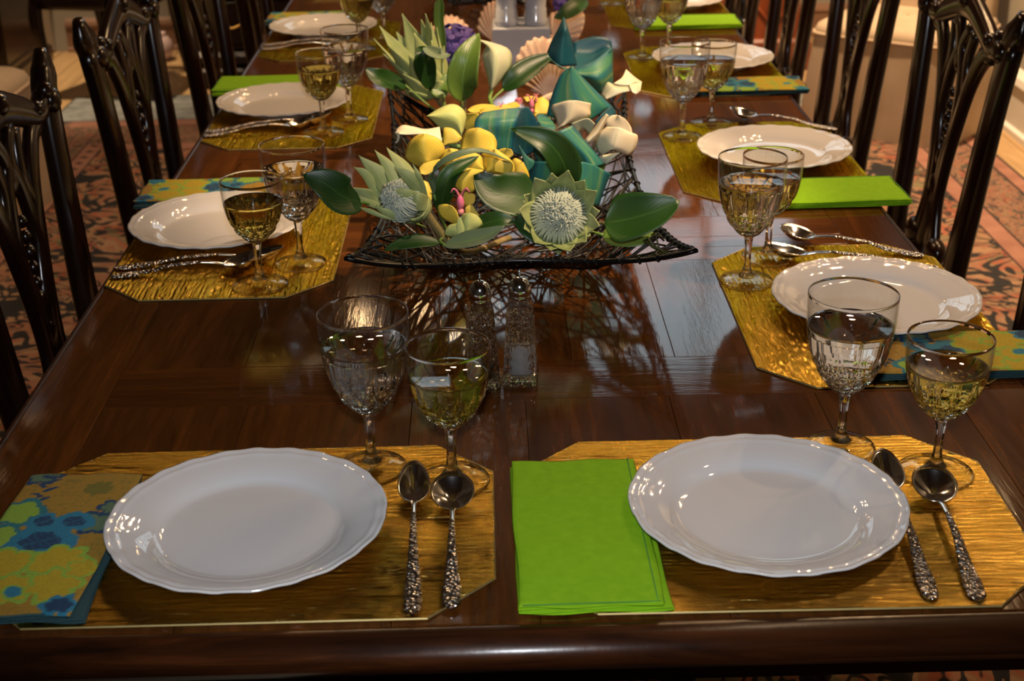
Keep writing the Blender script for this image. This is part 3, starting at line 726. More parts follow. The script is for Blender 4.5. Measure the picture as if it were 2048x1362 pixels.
NF = make_napkin('floral', .115, .25, (.0, 0), .3); tag(NF, 'floral napkin in ochre, teal and navy at front left beside the plate', 'napkin', 'floral folded napkins')
NF.location = (-.428, 1.170, TZ+.0024); NF.rotation_euler = (0, 0, math.radians(-1.5))
NG = make_napkin('green', .126, .262, (.0, 0), 1.1); tag(NG, 'bright green folded napkin at front, between the two front plates', 'napkin', 'plain green folded napkins')
NG.location = (.0805, 1.169, TZ+.0024); NG.rotation_euler = (0, 0, math.radians(.5))
for src, x, y, rz, lb in ((NF, .545, 1.548, PI/2, 'floral napkin on the right, behind the tall water glass and wine glass'),
                          (NF, .535, 2.905, PI/2, 'floral napkin on the right side beside the third plate'),
                          (NF, -.45, 2.26, -PI/2, 'floral napkin tucked behind the nearest left side plate'),
                          (NF, -.44, 3.73, -PI/2, 'floral napkin behind the third left plate, near the top'),
                          (NG, .535, 2.185, PI/2+.03, 'lime green napkin on the right below the second side plate'),
                          (NG, .505, 3.58, PI/2, 'green napkin farthest on the right near the top of the picture'),
                          (NG, -.445, 3.005, -PI/2, 'green napkin behind the second left plate')):
    copy_thing(src, (x, y, TZ+.0024), rz, lb)

# ------------------------------------------------------------------ cut crystal stemware
def goblet(name, H, rim, bowl_z, foot_r, liquid_z, liq):
    """H height, rim radius, z of the bowl's lowest point, foot radius, height of the liquid"""
    o = empty(name)
    bh = H-bowl_z
    def R(z):                                 # outer radius of the bowl
        s = (z-bowl_z)/bh
        return .0065+(rim-.0065)*(1-(1-min(1, max(0, s)))**2.6)**.62 if s < 1 else rim
    nA = 96; nflute = 12
    def cut(a, z):
        s = (z-bowl_z)/bh; d = 0
        if s < .62:                            # long pointed flutes
            wdt = .92*(1-(s/.62)**1.5); ph = abs(((a*nflute/(2*PI)) % 1)*2-1)
            d += .0018*max(0, 1-(ph/max(wdt, .02))**2)*min(1, s/.12)
        if s < .34:                            # diamonds underneath
            k = 12; q = s*34
            d += .0020*abs(math.sin(a*k/2*1+q/2))*abs(math.sin(a*k/2*1-q/2))*min(1, (.34-s)/.08)*min(1, s/.05)
        return d
    prof = []
    nz = 58
    V = []
    # foot, stem (six flat sides), bowl outside, rim, bowl inside
    footp = [(.002, .0002), (foot_r*.8, .0), (foot_r*.985, .0003), (foot_r, .0015), (foot_r*.97, .0028), (foot_r*.6, .0042), (foot_r*.30, .0068), (.0105, .0095), (.0075, .0125), (.0062, .018)]
    stemp = [(.0050, .024), (.0046, .034), (.0048, bowl_z*.72), (.0054, bowl_z-.010), (.0062, bowl_z-.004)]
    hexa = lambda a: math.cos(PI/6)/math.cos((a % (PI/3))-PI/6)
    for r, z in footp: V += [Vector((r*math.cos(2*PI*k/nA), r*math.sin(2*PI*k/nA), z)) for k in range(nA)]
    for r, z in stemp: V += [Vector((r*hexa(2*PI*k/nA)*math.cos(2*PI*k/nA)*1.06, r*hexa(2*PI*k/nA)*1.06*math.sin(2*PI*k/nA), z)) for k in range(nA)]
    rows = len(footp)+len(stemp)
    for i in range(nz):
        s = (i/(nz-1))**1.25; z = bowl_z+bh*s*.995
        V += [Vector(((R(z)-cut(2*PI*k/nA, z))*math.cos(2*PI*k/nA), (R(z)-cut(2*PI*k/nA, z))*math.sin(2*PI*k/nA), z)) for k in range(nA)]; rows += 1
    T = .0013
    for r, z in ((rim-.0002, H), (rim-T*.8, H-.0002)): V += [Vector((r*math.cos(2*PI*k/nA), r*math.sin(2*PI*k/nA), z)) for k in range(nA)]; rows += 1
    def RI(z):
        zb = bowl_z+.009
        s = (z-zb)/(H-zb)
        return min((rim-T)*(1-(1-min(1, max(0, s)))**2.6)**.62+.0005, max(.0004, R(z)-T-.0026*max(0, 1-(z-bowl_z)/(bh*.62))))
    zi = [H-(H-bowl_z-.009)*(1-(1-i/21.0)**1.0) for i in range(1, 22)]
    for z in zi: V += [Vector((RI(z)*math.cos(2*PI*k/nA), RI(z)*math.sin(2*PI*k/nA), z)) for k in range(nA)]; rows += 1
    nf, ns = len(footp), len(stemp)
    mesh('foot', V[:(nf-1)*nA], grid_faces(nf-1, nA, True)+[tuple(range(nA))[::-1], tuple((nf-2)*nA+k for k in range(nA))], 'thin', o)
    ft = o.children[0]; ft.data.materials.append(M['glass'])
    for pl in ft.data.polygons:
        rr_ = math.hypot(pl.center.x, pl.center.y)
        if rr_ > foot_r*.90 or (rr_ < foot_r*.42 and pl.center.z > .003): pl.material_index = 1
    sv = V[(nf-3)*nA:(nf+ns+1)*nA]; nsr = len(sv)//nA
    mesh('stem', sv, grid_faces(nsr, nA, True)+[tuple(range(nA))[::-1], tuple((nsr-1)*nA+k for k in range(nA))], 'glass', o)
    bv = V[(nf+ns)*nA:]; br = len(bv)//nA
    gl = mesh('bowl', bv, grid_faces(br, nA, True)+[tuple(range(nA))[::-1], tuple((br-1)*nA+k for k in range(nA))], 'glass', o)
    gl.data.materials.append(M['thin'])
    for pl in gl.data.polygons:
        if bowl_z+bh*.62 < pl.center.z < H-.0022: pl.material_index = 1
        if pl.center.z < bowl_z+bh*.36: pl.use_smooth = False
    # liquid, pressed a hair into the wall, small meniscus
    V = []; zl = [liquid_z-(liquid_z-bowl_z-.0092)*(i/18) for i in range(19)]; nl = 64
    V += [Vector((.0003*math.cos(2*PI*k/nl), .0003*math.sin(2*PI*k/nl), liquid_z-.0008)) for k in range(nl)]
    V += [Vector(((RI(liquid_z)-.002)*math.cos(2*PI*k/nl), (RI(liquid_z)-.002)*math.sin(2*PI*k/nl), liquid_z-.0007)) for k in range(nl)]
    for z in zl: V += [Vector(((RI(z)+.00025)*math.cos(2*PI*k/nl), (RI(z)+.00025)*math.sin(2*PI*k/nl), z)) for k in range(nl)]
    mesh('water' if liq == 'water' else 'wine', V, [q[::-1] for q in grid_faces(21, nl, True)+[tuple(range(nl))[::-1], tuple(20*nl+k for k in range(nl))]], liq, o)
    return o
GW = goblet('water_goblet', .178, .0460, .066, .0370, .143, 'water')
GV = goblet('wine_glass', .154, .0425, .064, .0390, .122, 'wine')
def put(src, x, y, label, cat, group, first=False, rz=0):
    o = src if first else copy_thing(src)
    o.location = (x, y, TZ+.0026); o.rotation_euler = (0, 0, rz); return tag(o, label, cat, group)
gw, gv = 'cut crystal water goblets', 'cut crystal glasses of white wine'
put(GW, -.130, 1.310, 'tall water goblet above the front left plate, left of the shakers', 'goblet', gw, True)
put(GW, .369, 1.330, 'tall water goblet above the front right plate', 'goblet', gw, rz=.3)
put(GW, -.275, 1.926, 'water goblet behind the nearest left side wine glass', 'goblet', gw, rz=.8)
put(GW, .353, 1.818, 'water goblet in front of the wine glass, right of the basket corner', 'goblet', gw, rz=.5)
put(GW, -.270, 2.72, 'water goblet second on the left side, behind the wine glass by lime napkin plate', 'goblet', gw, rz=.1)
put(GW, .360, 2.548, 'water goblet second on the right side, in front of the third plate', 'goblet', gw, rz=.9)
put(GW, .356, 3.207, 'water goblet third on the right side, rim cut by the top of the picture', 'goblet', gw)
put(GW, -.248, 3.46, 'water goblet third on the left side, cut by the top of the picture', 'goblet', gw, rz=.6)
put(GW, .341, 3.864, 'farthest goblet on the right, only its foot in the picture', 'goblet', gw, rz=.2)
put(GV, -.045, 1.279, 'wine glass at front, between left goblet and shakers', 'wine glass', gv, True)
put(GV, .453, 1.270, 'wine glass at the front right corner, right of the tall goblet', 'wine glass', gv, rz=.2)
put(GV, -.322, 1.845, 'wine glass in front of the nearest left side plate', 'wine glass', gv, rz=.4)
put(GV, .399, 1.907, 'wine glass half hidden behind the water goblet beside the basket corner', 'wine glass', gv, rz=.1)
put(GV, -.312, 2.629, 'wine glass in front of the second left plate', 'wine glass', gv, rz=.7)
put(GV, .428, 2.64, 'wine glass right of the second right side water goblet', 'wine glass', gv, rz=.3)
put(GV, .425, 3.27, 'wine glass at the top right, above the far green napkin', 'wine glass', gv)
put(GV, -.300, 3.36, 'wine glass third on the left, bowl cut by the top of the picture', 'wine glass', gv, rz=.5)

# ------------------------------------------------------------------ spoons
def spoon(kind):
    o = empty('spoon')
    if kind == 'soup': L, bl, bwd = .205, .054, .0445
    else: L, bl, bwd = .238, .064, .0325
    # bowl at +y end: bowl centre at y = L/2 - bl/2
    yc = L/2-bl/2; V = []; nr_, na = 9, 36
    dep = .0085
    for side in (0, 1):
        for i in range(nr_):
            f_ = 1-i/(nr_-1) if side else i/(nr_-1)
            for k in range(na):
                a = 2*PI*k/na; f2 = max(f_, .001)
                px = math.cos(a)*bwd/2*f2*(1-(.20*math.sin(a) if kind != 'soup' else 0)); py = math.sin(a)*bl/2*f2
                pz = .0012+dep*f_**2.2+(-.0011 if side else 0)+max(0, py/bl+.5)*f_*.012
                V.append(Vector((px, yc+py, pz+.0008)))
    mesh('bowl', V, grid_faces(2*nr_, na, True), 'silver', o)
    y1 = yc-bl/2+.002
    pts = [Vector((0, y1+.001, .0098)), Vector((0, y1-.012, .0125)), Vector((0, y1-.035, .0150)), Vector((0, (y1-L/2)/2, .0125)), Vector((0, -L/2+.05, .0065)), Vector((0, -L/2+.02, .0035)), Vector((0, -L/2, .0026))]
    mesh('neck', *sweep(pts[:3], [.0085, .0050, .0055], [.0025, .0035, .0034], (0, 0, 1), 12, 10, .8), 'silver', o)
    h = pts[2:]
    mesh('handle', *sweep(h, [.0055, .0085, .0125, .0180, .0165] if kind == 'soup' else [.0055, .0085, .0130, .0175, .0150], [.0036, .0036, .0034, .0036, .0030], (0, 0, 1), 30, 12, .75), 'chased', o)['label'] = 'chased handle with raised flower relief'
    tip = Vector((0, -L/2, .0026)); mesh('handle_tip', *sweep([tip+Vector((0, .001, 0)), tip+Vector((0, -.003, 0)), tip+Vector((0, -.0065, -.0003))], [.0165, .012, .003] if kind == 'soup' else [.0145, .0125, .006], [.0034, .003, .002], (0, 0, 1), 6, 12, .8), 'chased', o)
    return o
ST, SS = spoon('tea'), spoon('soup')
def put_spoon(src, p0, p1, label, first=False, z=0.):
    """p0 bowl end, p1 handle end in the photo"""
    o = src if first else copy_thing(src); a, b = Vector(p0), Vector(p1); m = (a+b)/2; d = a-b
    o.location = (m.x, m.y, TZ+.0026+z); o.rotation_euler = (0, 0, math.atan2(-d.x, d.y)); return tag(o, label, 'spoon', 'silver spoons with chased handles')
put_spoon(ST, (-.084, 1.283), (-.076, 1.047), 'long silver spoon with oval bowl right of the front left plate', True)
put_spoon(SS, (-.044, 1.257), (-.042, 1.055), 'round bowled silver soup spoon left of the bright green napkin', True)
put_spoon(ST, (.400, 1.287), (.383, 1.046), 'long silver spoon touching the front right plate')
put_spoon(SS, (.4385, 1.245), (.424, 1.048), 'round bowled silver soup spoon at the right front corner')
put_spoon(ST, (-.300, 1.940), (-.538, 1.918), 'silver spoon next to the nearest left plate, bowl behind the wine glass stem')
put_spoon(SS, (-.332, 1.912), (-.534, 1.885), 'silver soup spoon on the left side, outer one in front of the plate')
put_spoon(ST, (.389, 1.909), (.626, 1.846), 'silver spoon half hidden by the nearest right side plate')
put_spoon(SS, (.425, 1.985), (.622, 1.893), 'silver soup spoon behind the nearest right side plate, on the gold mat edge')
put_spoon(ST, (-.300, 2.70), (-.538, 2.645), 'silver spoon next to the second left plate')
put_spoon(SS, (-.335, 2.665), (-.536, 2.615), 'silver soup spoon outermost at the second left plate')
put_spoon(ST, (-.300, 3.42), (-.535, 3.420), 'silver spoon next to the third left plate')
put_spoon(SS, (-.330, 3.385), (-.530, 3.372), 'silver soup spoon outermost at the third left plate')
put_spoon(SS, (.478, 2.668), (.640, 2.575), 'silver soup spoon with dark bowl behind the second right plate')

# ------------------------------------------------------------------ shakers
def shaker(x, y, fill, mt, label, rz):
    o = empty('shaker', (x, y, TZ+.0004), rz, label, 'shaker', 'cut crystal salt and pepper shakers')
    H, b0, b1 = .105, .0205, .0145; V = []; n = 20; rows = 44
    def hw(s): return b0+(b1-b0)*s if s < .93 else b1-(.0035)*((s-.93)/.07)
    for i in range(rows+1):
        s = i/rows; h_ = hw(s)
        for side in range(4):
            for k in range(n):
                t_ = k/n*2-1; c = .0
                if .09 < s < .92:                     # diamond lattice of crossed cuts
                    p = s*9; q = t_*1.25; ed = min(1, (1-abs(t_))/.12)
                    d = min(abs(((p+q) % 1)-.5), abs(((p-q) % 1)-.5)); c = .0024*max(0, 1-d/.2)*ed
                    d2 = min(abs(((p*2+q*2) % 1)-.5), abs(((p*2-q*2) % 1)-.5)); c += .0011*max(0, 1-d2/.25)*ed
                elif s <= .09: c = .0010*abs(math.sin(t_*12))
                L = h_-c; xx, yy_ = t_*h_, -L
                if abs(t_) > .93: yy_ += .0010*(abs(t_)-.93)/.07; 
                a = side*PI/2; V.append(Vector((xx*math.cos(a)-yy_*math.sin(a), xx*math.sin(a)+yy_*math.cos(a), s*H)))
    Fc = grid_faces(rows+1, 4*n, True)
    # inner cavity
    m0 = len(V); cav = [(.0115, .012), (.0115, .04), (.0095, .07), (.0085, .100)]
    Fc += [tuple(range(4*n))[::-1]]; top = rows*4*n
    Fc += [tuple(top+k for k in range(4*n))]
    body = mesh('crystal_body', V, Fc, 'pressed', o, False)
    zf = .012+.075*fill
    cv, cf = lathe([(.0003, .010), (.013, .0100), (.0142, .014)] + [(.0142-.004*((z-.014)/.08), z) for z in np.linspace(.02, zf, 6)] + [(.0003, zf+.001)], 20)
    mesh('salt' if mt == 'salt' else 'pepper', cv, cf, mt, o)
    mesh('cap', *lathe([(.0118, H-.001), (.0125, H+.001), (.0128, H+.004), (.0122, H+.0052), (.0131, H+.0065), (.0134, H+.010), (.0128, H+.015), (.0108, H+.020), (.0072, H+.0238), (.0030, H+.0256), (.0006, H+.026)], 28), 'chrome', o)
    fz = H+.0255
    mesh('finial', *merge(lathe([(.0014, fz-.001), (.0010, fz+.002), (.0022, fz+.0032), (.0022, fz+.0045), (.0009, fz+.0055), (.0009, fz+.009), (.0003, fz+.0098)], 12), tube([(-.0028, 0, fz+.0072), (.0028, 0, fz+.0072)], .0007, 3)), 'chrome', o)
    return o
shaker(-.0135, 1.515, .28, 'pepper', 'left crystal pepper shaker with chrome dome, behind the front wine glass', math.radians(6))
shaker(.0325, 1.523, .42, 'salt', 'right crystal salt shaker with white salt and chrome dome', math.radians(-4))

# ------------------------------------------------------------------ wire basket
def basket_surface(yc, zb):
    def f(a, b):
        m = max(abs(a), abs(b)); mn = min(abs(a), abs(b))
        x_ = a*(.185+.027*b*b); y_ = b*(.335+.112*a*a); corner = abs(a*b)
        h = max(0, (m-.52)/.48)**1.1*(.072+.050*(mn/max(m, .001))**3)
        k = 1-.0*corner
        return Vector((x_, y_*k, zb+h))
    return f
def basket(name, loc, label, seed, nst=150):
    o = empty(name, loc, 0, label, 'basket', 'black wire baskets along the table')
    f = basket_surface(0, .004); rnd = random.Random(seed)
    def edge(t):                                # walk round the rim, t in 0..4
        s, u = int(t) % 4, (t % 1)*2-1
        return [(u, -1), (1, u), (-u, 1), (-1, -u)][s]
    rp = [f(*edge(4*i/160)) for i in range(160)]
    V = []; sec = 8; n = len(rp)
    for i, p in enumerate(rp):
        T = (rp[(i+1) % n]-rp[i-1]).normalized(); N = Vector((0, 0, 1)); N = (N-T*N.dot(T)).normalized(); B = T.cross(N)
        V += [p+(B*math.cos(2*PI*k/sec)+N*math.sin(2*PI*k/sec))*.0034 for k in range(sec)]
    mesh('rim_rod', V, grid_faces(n, sec, True)+[((n-1)*sec+k, (n-1)*sec+(k+1) % sec, (k+1) % sec, k) for k in range(sec)], 'wire', o)
    wr = []
    for i in range(0, 160, 1):
        if rnd.random() < .62:
            p = rp[i]; T = (rp[(i+1) % n]-rp[i-1]).normalized(); N = Vector((0, 0, 1)); B = T.cross(N).normalized()
            pts = [p+(B*math.cos(a)+N*math.sin(a))*.0046+T*(.004*a/6) for a in [j*PI/3 for j in range(7)]]
            wr.append(tube(pts, .0013, 9, 5))
    tag(mesh('wire_wrapping', *merge(*wr), 'wire', o), kind='stuff')
    st = []
    for i in range(nst):
        t0 = rnd.uniform(0, 4); t1 = t0+rnd.choice((-1, 1))*rnd.uniform(.25, 1.9)
        a0, b0 = edge(t0 % 4); a1, b1 = edge(t1 % 4); ph = rnd.uniform(0, 6)
        pts = []
        m = 14
        for j in range(m+1):
            s = j/m; bow = .10*math.sin(s*PI*2+ph); a = a0+(a1-a0)*s+bow*(b1-b0)*.3; b = b0+(b1-b0)*s-bow*(a1-a0)*.3
            a, b = max(-1, min(1, a)), max(-1, min(1, b)); p = f(a, b); p.z += .0012*math.sin(j*1.9+ph)+.0012; pts.append(p)
        st.append(tube(pts, .0014 if i % 3 else .0021, 15, 5))
    tag(mesh('woven_wire', *merge(*st), 'wire', o), kind='stuff')
    return o
bk = basket('wire_basket', (.037, 2.055, TZ+.001), 'black woven wire basket with flared corners holding the near flowers', 5)
bk2 = basket('wire_basket', (.02, 4.05, TZ+.001), 'second black wire basket behind the white figurine, at the top', 9, 150)

# ------------------------------------------------------------------ flowers and leaves
def wprof(kind, u):
    if kind == 'leaf': return max(.02, math.sin(PI*min(1, u**.80))**.72) if u < 1 else .02
    if kind == 'heart': return max(.02, (1-(2*max(0, .30-u)/.30*.5)**2)*math.cos(max(0, (u-.30)/.70)*PI/2)**.62)
    if kind == 'petal': return max(.04, .22+.78*math.sin(PI*min(1, .12+u*.80))**.8) if u < .995 else .25
    if kind == 'round': return max(.05, math.sin(PI*(.10+.88*u))**.55)
    if kind == 'bract': return max(.02, (.55+.45*math.sin(PI*min(1, u*1.1)))*(1-u**3.2))
    if kind == 'strap': return max(.05, min(1, (1-u)*9, .35+u*4))
    return 1
def blade(name, pts, width, nrm, mat, parent, kind='leaf', cup=0., wave=0., nu=16, nv=9, th=.0008, twist=0., bend=0.):
    c = catmull(pts, nu); V = []; uv = []
    N = Vector(nrm).normalized()
    for i, p in enumerate(c):
        u = i/(nu-1); T = (c[min(i+1, nu-1)]-c[max(i-1, 0)]).normalized(); N2 = (N-T*N.dot(T))
        N2 = N2.normalized() if N2.length > 1e-4 else T.orthogonal().normalized()
        if twist: N2 = Matrix.Rotation(twist*u, 3, T) @ N2
        B = T.cross(N2); wd = width*wprof(kind, u)/2
        for j in range(nv):
            v = j/(nv-1)*2-1; hump = cup*wd*v*v
            V.append(p+B*wd*v*math.cos(.35*abs(v)*abs(cup))+N2*(hump+wave*math.sin(u*9+v*2+i*.1)*abs(v))); uv.append((u, v/2+.5))
    n = len(V); Fc = grid_faces(nu, nv)
    # give it thickness: a second skin and a rim
    nrmv = []
    for i in range(nu):
        for j in range(nv):
            du = V[min(i+1, nu-1)*nv+j]-V[max(i-1, 0)*nv+j]; dv_ = V[i*nv+min(j+1, nv-1)]-V[i*nv+max(j-1, 0)]; q = du.cross(dv_)
            nrmv.append(q.normalized() if q.length > 1e-12 else N)
    V2 = [a-b*th for a, b in zip(V, nrmv)]
    Fc += [tuple(n+k for k in q[::-1]) for q in grid_faces(nu, nv)]
    rim = [j for j in range(nv)]+[i*nv+nv-1 for i in range(1, nu)]+[(nu-1)*nv+j for j in range(nv-2, -1, -1)]+[i*nv for i in range(nu-2, 0, -1)]
    for a in range(len(rim)): b = (a+1) % len(rim); Fc.append((rim[b], rim[a], n+rim[a], n+rim[b]))
    return mesh(name, V+V2, Fc, mat, parent, True, uv+uv)
def px(*a): return [W(x_, y_, Y_) for x_, y_, Y_ in a]
def mpx(n_, Y_): return n_*math.hypot(Y_, .6)/F
CAMN = Vector((0, -.75, .66))
def frame(ax):
    ax = Vector(ax).normalized(); h_ = Vector((0, 0, 1)) if abs(ax.z) < .9 else Vector((1, 0, 0)); e1 = ax.cross(h_).normalized(); return ax, e1, ax.cross(e1)
def protea(base, axis, length, radius, openness, label, stem_to, seed=1, rows=((7, 1.0, .60), (7, .84, .80), (7, .58, .95), (6, .34, 1.0)), core_r=.030, core_l=.7):
    rnd = random.Random(seed); base = Vector(base)
    o = empty('protea', base, 0, label, 'flower', 'pale green protea flowers'); ax, e1, e2 = frame(axis)
    for ri, (cnt, ln, spread) in enumerate(rows):
        for k in range(cnt):
            a = 2*PI*(k+.5*(ri % 2))/cnt+rnd.uniform(-.06, .06); rad = e1*math.cos(a)+e2*math.sin(a); L = length*ln*rnd.uniform(.93, 1.05)
            r1 = radius*(.80+.10*(ri)/3); r2 = radius*(.92+openness*spread*.35)
            pts = [ax*.002, ax*L*.15+rad*r1*.72, ax*L*.45+rad*r1*1.08, ax*L*.75+rad*r2*1.02, ax*L+rad*r2*(1.04+openness*.25)]
            blade('bract', pts, radius*(1.12 if ri < 2 else 1.0), rad, 'bract', o, 'bract', -.30, 0, 14, 7, .0012)
    # core of fine styles
    st = []
    for k in range(230):
        a = k*2.39996; f_ = math.sqrt((k+.5)/230); rad = e1*math.cos(a)+e2*math.sin(a); rr = core_r*f_
        top = ax*(length*core_l*(1-.30*f_*f_))+rad*rr*.92; q_ = a+rnd.uniform(-1.2, 2.6); tw = (e1*math.cos(q_)+e2*math.sin(q_))*rnd.uniform(.004, .012)
        st.append(tube([ax*length*.15+rad*rr*.8, ax*length*core_l*.55+rad*rr*1.12, top-rad*rr*.15, top-rad*rr*.40+tw+ax*.002], [.0016, .0015, .0014, .0010], 7, 4))
    tag(mesh('flower_core', *merge(*st, ball(ax*length*.30, core_r*.92, (1, 1, 1))), 'core', o), kind='stuff')
    sp = [Vector((0, 0, 0))] + [Vector(p)-base for p in stem_to]
    mesh('stem', *tube(sp, [.007, .0045, .0045], 14, 8), 'stem', o)
    return o
def pleaf(name, pts, wpx, mat, label, nrm=CAMN, kind='leaf', cup=.15, wave=.0, stem=None, th=.0009, twist=0., nu=18, group='loose green leaves in the basket', cat='leaf', matstem='stem_g'):
    P_ = px(*pts); Ym = sum(p[2] for p in pts)/len(pts)
    base = P_[0]; o = empty(name, base, 0, label, cat, group)
    blade('leaf_blade', [p-base for p in P_], mpx(wpx, Ym), nrm, mat, o, kind, cup, wave, nu, 11, th, twist)
    if stem:
        s_ = [P_[0]-base+(P_[1]-P_[0])*.06]+[q-base for q in px(*stem)]; mesh('stem', *tube(s_, [.0022, .0018], 12, 6), matstem, o)
    return o

def sheet(name, curves, mat, parent, base, bulge=.0, nu=18, nv=12, th=.0009):
    """a smooth skin through several lines; every line is given as photo pixel + distance down the table"""
    cs = [catmull([W(*p) for p in c], nu) for c in curves]; V = []; uv = []
    for i in range(nu):
        row = catmull([c[i] for c in cs], nv)
        w_ = (row[-1]-row[0]).length
        for j in range(nv):
            v = j/(nv-1); V.append(row[j]+CAMN*(bulge*w_*math.sin(PI*v)*(.4+.6*math.sin(PI*i/(nu-1))))-base); uv.append((i/(nu-1), v))
    n = len(V); nr = []
    for i in range(nu):
        for j in range(nv):
            q = (V[min(i+1, nu-1)*nv+j]-V[max(i-1, 0)*nv+j]).cross(V[i*nv+min(j+1, nv-1)]-V[i*nv+max(j-1, 0)])
            nr.append(q.normalized() if q.length > 1e-14 else CAMN)
    V2 = [a-b*th for a, b in zip(V, nr)]
    Fc = grid_faces(nu, nv); Fc += [tuple(n+k for k in q[::-1]) for q in grid_faces(nu, nv)]
    rim = [j for j in range(nv)]+[i*nv+nv-1 for i in range(1, nu)]+[(nu-1)*nv+j for j in range(nv-2, -1, -1)]+[i*nv for i in range(nu-2, 0, -1)]
    for a in range(len(rim)): b_ = (a+1) % len(rim); Fc.append((rim[b_], rim[a], n+rim[a], n+rim[b_]))
    return mesh(name, V+V2, Fc, mat, parent, True, uv+uv)
def crop(ox, oy, k): return lambda Y, *pts: [(ox+x_/k, oy+y_/k, (Y+(p[0] if p else 0))) for x_, y_, *p in pts]
C1 = crop(1060, 120, 6.4875); C2 = crop(780, 180, 6.19); C3 = crop(600, 270, 5.24); C4 = crop(860, 330, 5.39); C5 = crop(730, 30, 6.486); C6 = crop(850, 0, 5.851); CB2 = crop(560, 0, 2.432)
def sheets(name, part, label, cat, group, items, stem=None, mstem='stem_g'):
    b_ = W(*items[0][0][0][0]); o = empty(name, b_, 0, label, cat, group)
    for it in items:
        curves, mat, bulge = it[:3]; sheet(it[3] if len(it) > 3 else part, curves, mat, o, b_, bulge)
    if stem: mesh('stem', *tube([q-b_ for q in px(*stem)], [.0038, .0034], 14, 8), mstem, o)
    return o, b_
# three proteas
b = W(842, 415, 1.80)
o = protea(b, (-.62, -.42, .46), .098, .036, .55, 'pale green protea at front left of the basket, opening to the left', [(b.x+.05, 1.86, .80), (b.x+.12, 1.98, .775)], 3, rows=(), core_l=.62, core_r=.029)
mesh('flower_base', *ball(W(838, 412, 1.80)-b+Vector((-.01, 0, 0)), .024, (1.15, .95, 1.0), 10, 16), 'bract', o)
back_row = [([(1250, 480), (1200, 380), (1110, 270), (905, 130)], [(1080, 520), (1000, 340), (940, 220), (905, 130)]),
    ([(1080, 520), (1030, 350), (950, 265), (780, 155)], [(960, 560), (880, 390), (820, 250), (780, 155)]),
    ([(1000, 560), (890, 380), (850, 320), (615, 215)], [(860, 640), (770, 500), (680, 350), (615, 215)]),
    ([(920, 640), (800, 480), (690, 360), (568, 340)], [(860, 740), (740, 590), (650, 440), (568, 340)]),
    ([(940, 760), (800, 660), (740, 575), (495, 550)], [(900, 800), (760, 720), (560, 622), (495, 550)]),
    ([(1000, 800), (800, 700), (650, 650), (530, 630)], [(1000, 850), (800, 780), (620, 700), (530, 630)])]
for i_, (a_, c_) in enumerate(back_row): sheet('bract', [C3(1.80+.004*i_, *[(x_, y_, .03*k_/3-.012*i_*k_/3) for k_, (x_, y_) in enumerate(q)]) for q in (a_, c_)], 'bract', o, b, .10, th=.0013)
front_row = [([(1250, 830), (1000, 870), (900, 850), (750, 775), (620, 755)], [(1200, 890), (1050, 900), (850, 870), (700, 812), (620, 755)]),
    ([(1280, 760), (1100, 830), (900, 768), (770, 745)], [(1200, 880), (1050, 890), (880, 840), (770, 745)]),
    ([(1330, 700), (1250, 700), (1100, 688), (950, 705)], [(1270, 850), (1160, 850), (1030, 810), (950, 705)]),
    ([(1330, 640), (1250, 610), (1120, 560), (980, 565)], [(1270, 770), (1160, 740), (1060, 660), (980, 565)]),
    ([(1330, 640), (1290, 480), (1150, 370), (985, 340)], [(1240, 700), (1190, 600), (1080, 480), (985, 340)]),
    ([(1345, 660), (1310, 520), (1260, 400), (1180, 300)], [(1290, 700), (1250, 540), (1210, 420), (1180, 300)]),
    ([(1340, 640), (1300, 620), (1240, 600), (1155, 600)], [(1330, 800), (1250, 800), (1200, 740), (1155, 600)]),
    ([(1350, 700), (1330, 790), (1260, 860), (1140, 870)], [(1290, 880), (1250, 900), (1180, 905), (1140, 870)])]
for i_, (a_, c_) in enumerate(front_row): sheet('bract', [C3(1.778, *[(x_, y_, -.016*math.sin(PI*k_/4)-.002*(7-i_)*(i_ > 5)) for k_, (x_, y_) in enumerate(q)]) for q in (a_, c_)], 'bract', o, b, .16, th=.0013)
b = W(1112, 440, 1.825)
protea(b, (.03, -.80, .42), .072, .041, .42, 'pale green protea at front centre of the basket, seen into its round core', [(b.x+.02, 1.90, .80), (b.x+.02, 2.0, .775)], 8, rows=((7, 1.12, 1.5), (7, 1.0, 1.2), (7, .7, .95), (6, .4, 1.0)), core_r=.037, core_l=1.0)
b = W(872, 190, 2.47)
protea(b, (-.36, -.20, .86), .140, .043, .50, 'pale green protea standing at the back left of the basket', [(b.x+.03, 2.42, .83), (b.x+.06, 2.33, .775)], 5, core_l=.55)
# leaves, named by where they lie
pleaf('leaf', [(722, 404, 1.79), (690, 396, 1.77), (650, 368, 1.76), (606, 350, 1.76)], 78, 'leaf_dark', 'dark green leaf reaching left beyond the front left protea', cup=.2, stem=[(760, 415, 1.83), (850, 455, 1.93)])
pleaf('leaf', [(1080, 400, 1.86), (1040, 395, 1.845), (990, 385, 1.835), (948, 350, 1.84)], 100, 'leaf_dark', 'broad dark green leaf at basket centre, left of the round protea', kind='heart', cup=.25, stem=[(1095, 430, 1.90), (1100, 450, 1.95)])
pleaf('leaf', [(868, 392, 1.84), (866, 350, 1.82), (905, 318, 1.81), (960, 304, 1.82), (1020, 323, 1.84)], 24, 'leaf_grey', 'narrow grey-green leaf arching over the yellow petals', cup=.5, kind='leaf', nrm=(0, -.3, .95), stem=[(880, 430, 1.86), (898, 470, 1.9)])
pleaf('leaf', [(882, 425, 1.85), (888, 385, 1.84), (905, 345, 1.84), (958, 312, 1.86)], 44, 'leaf_dark', 'dark green folded leaf under the arching grey leaf', cup=.4, stem=[(890, 455, 1.88), (905, 475, 1.92)])
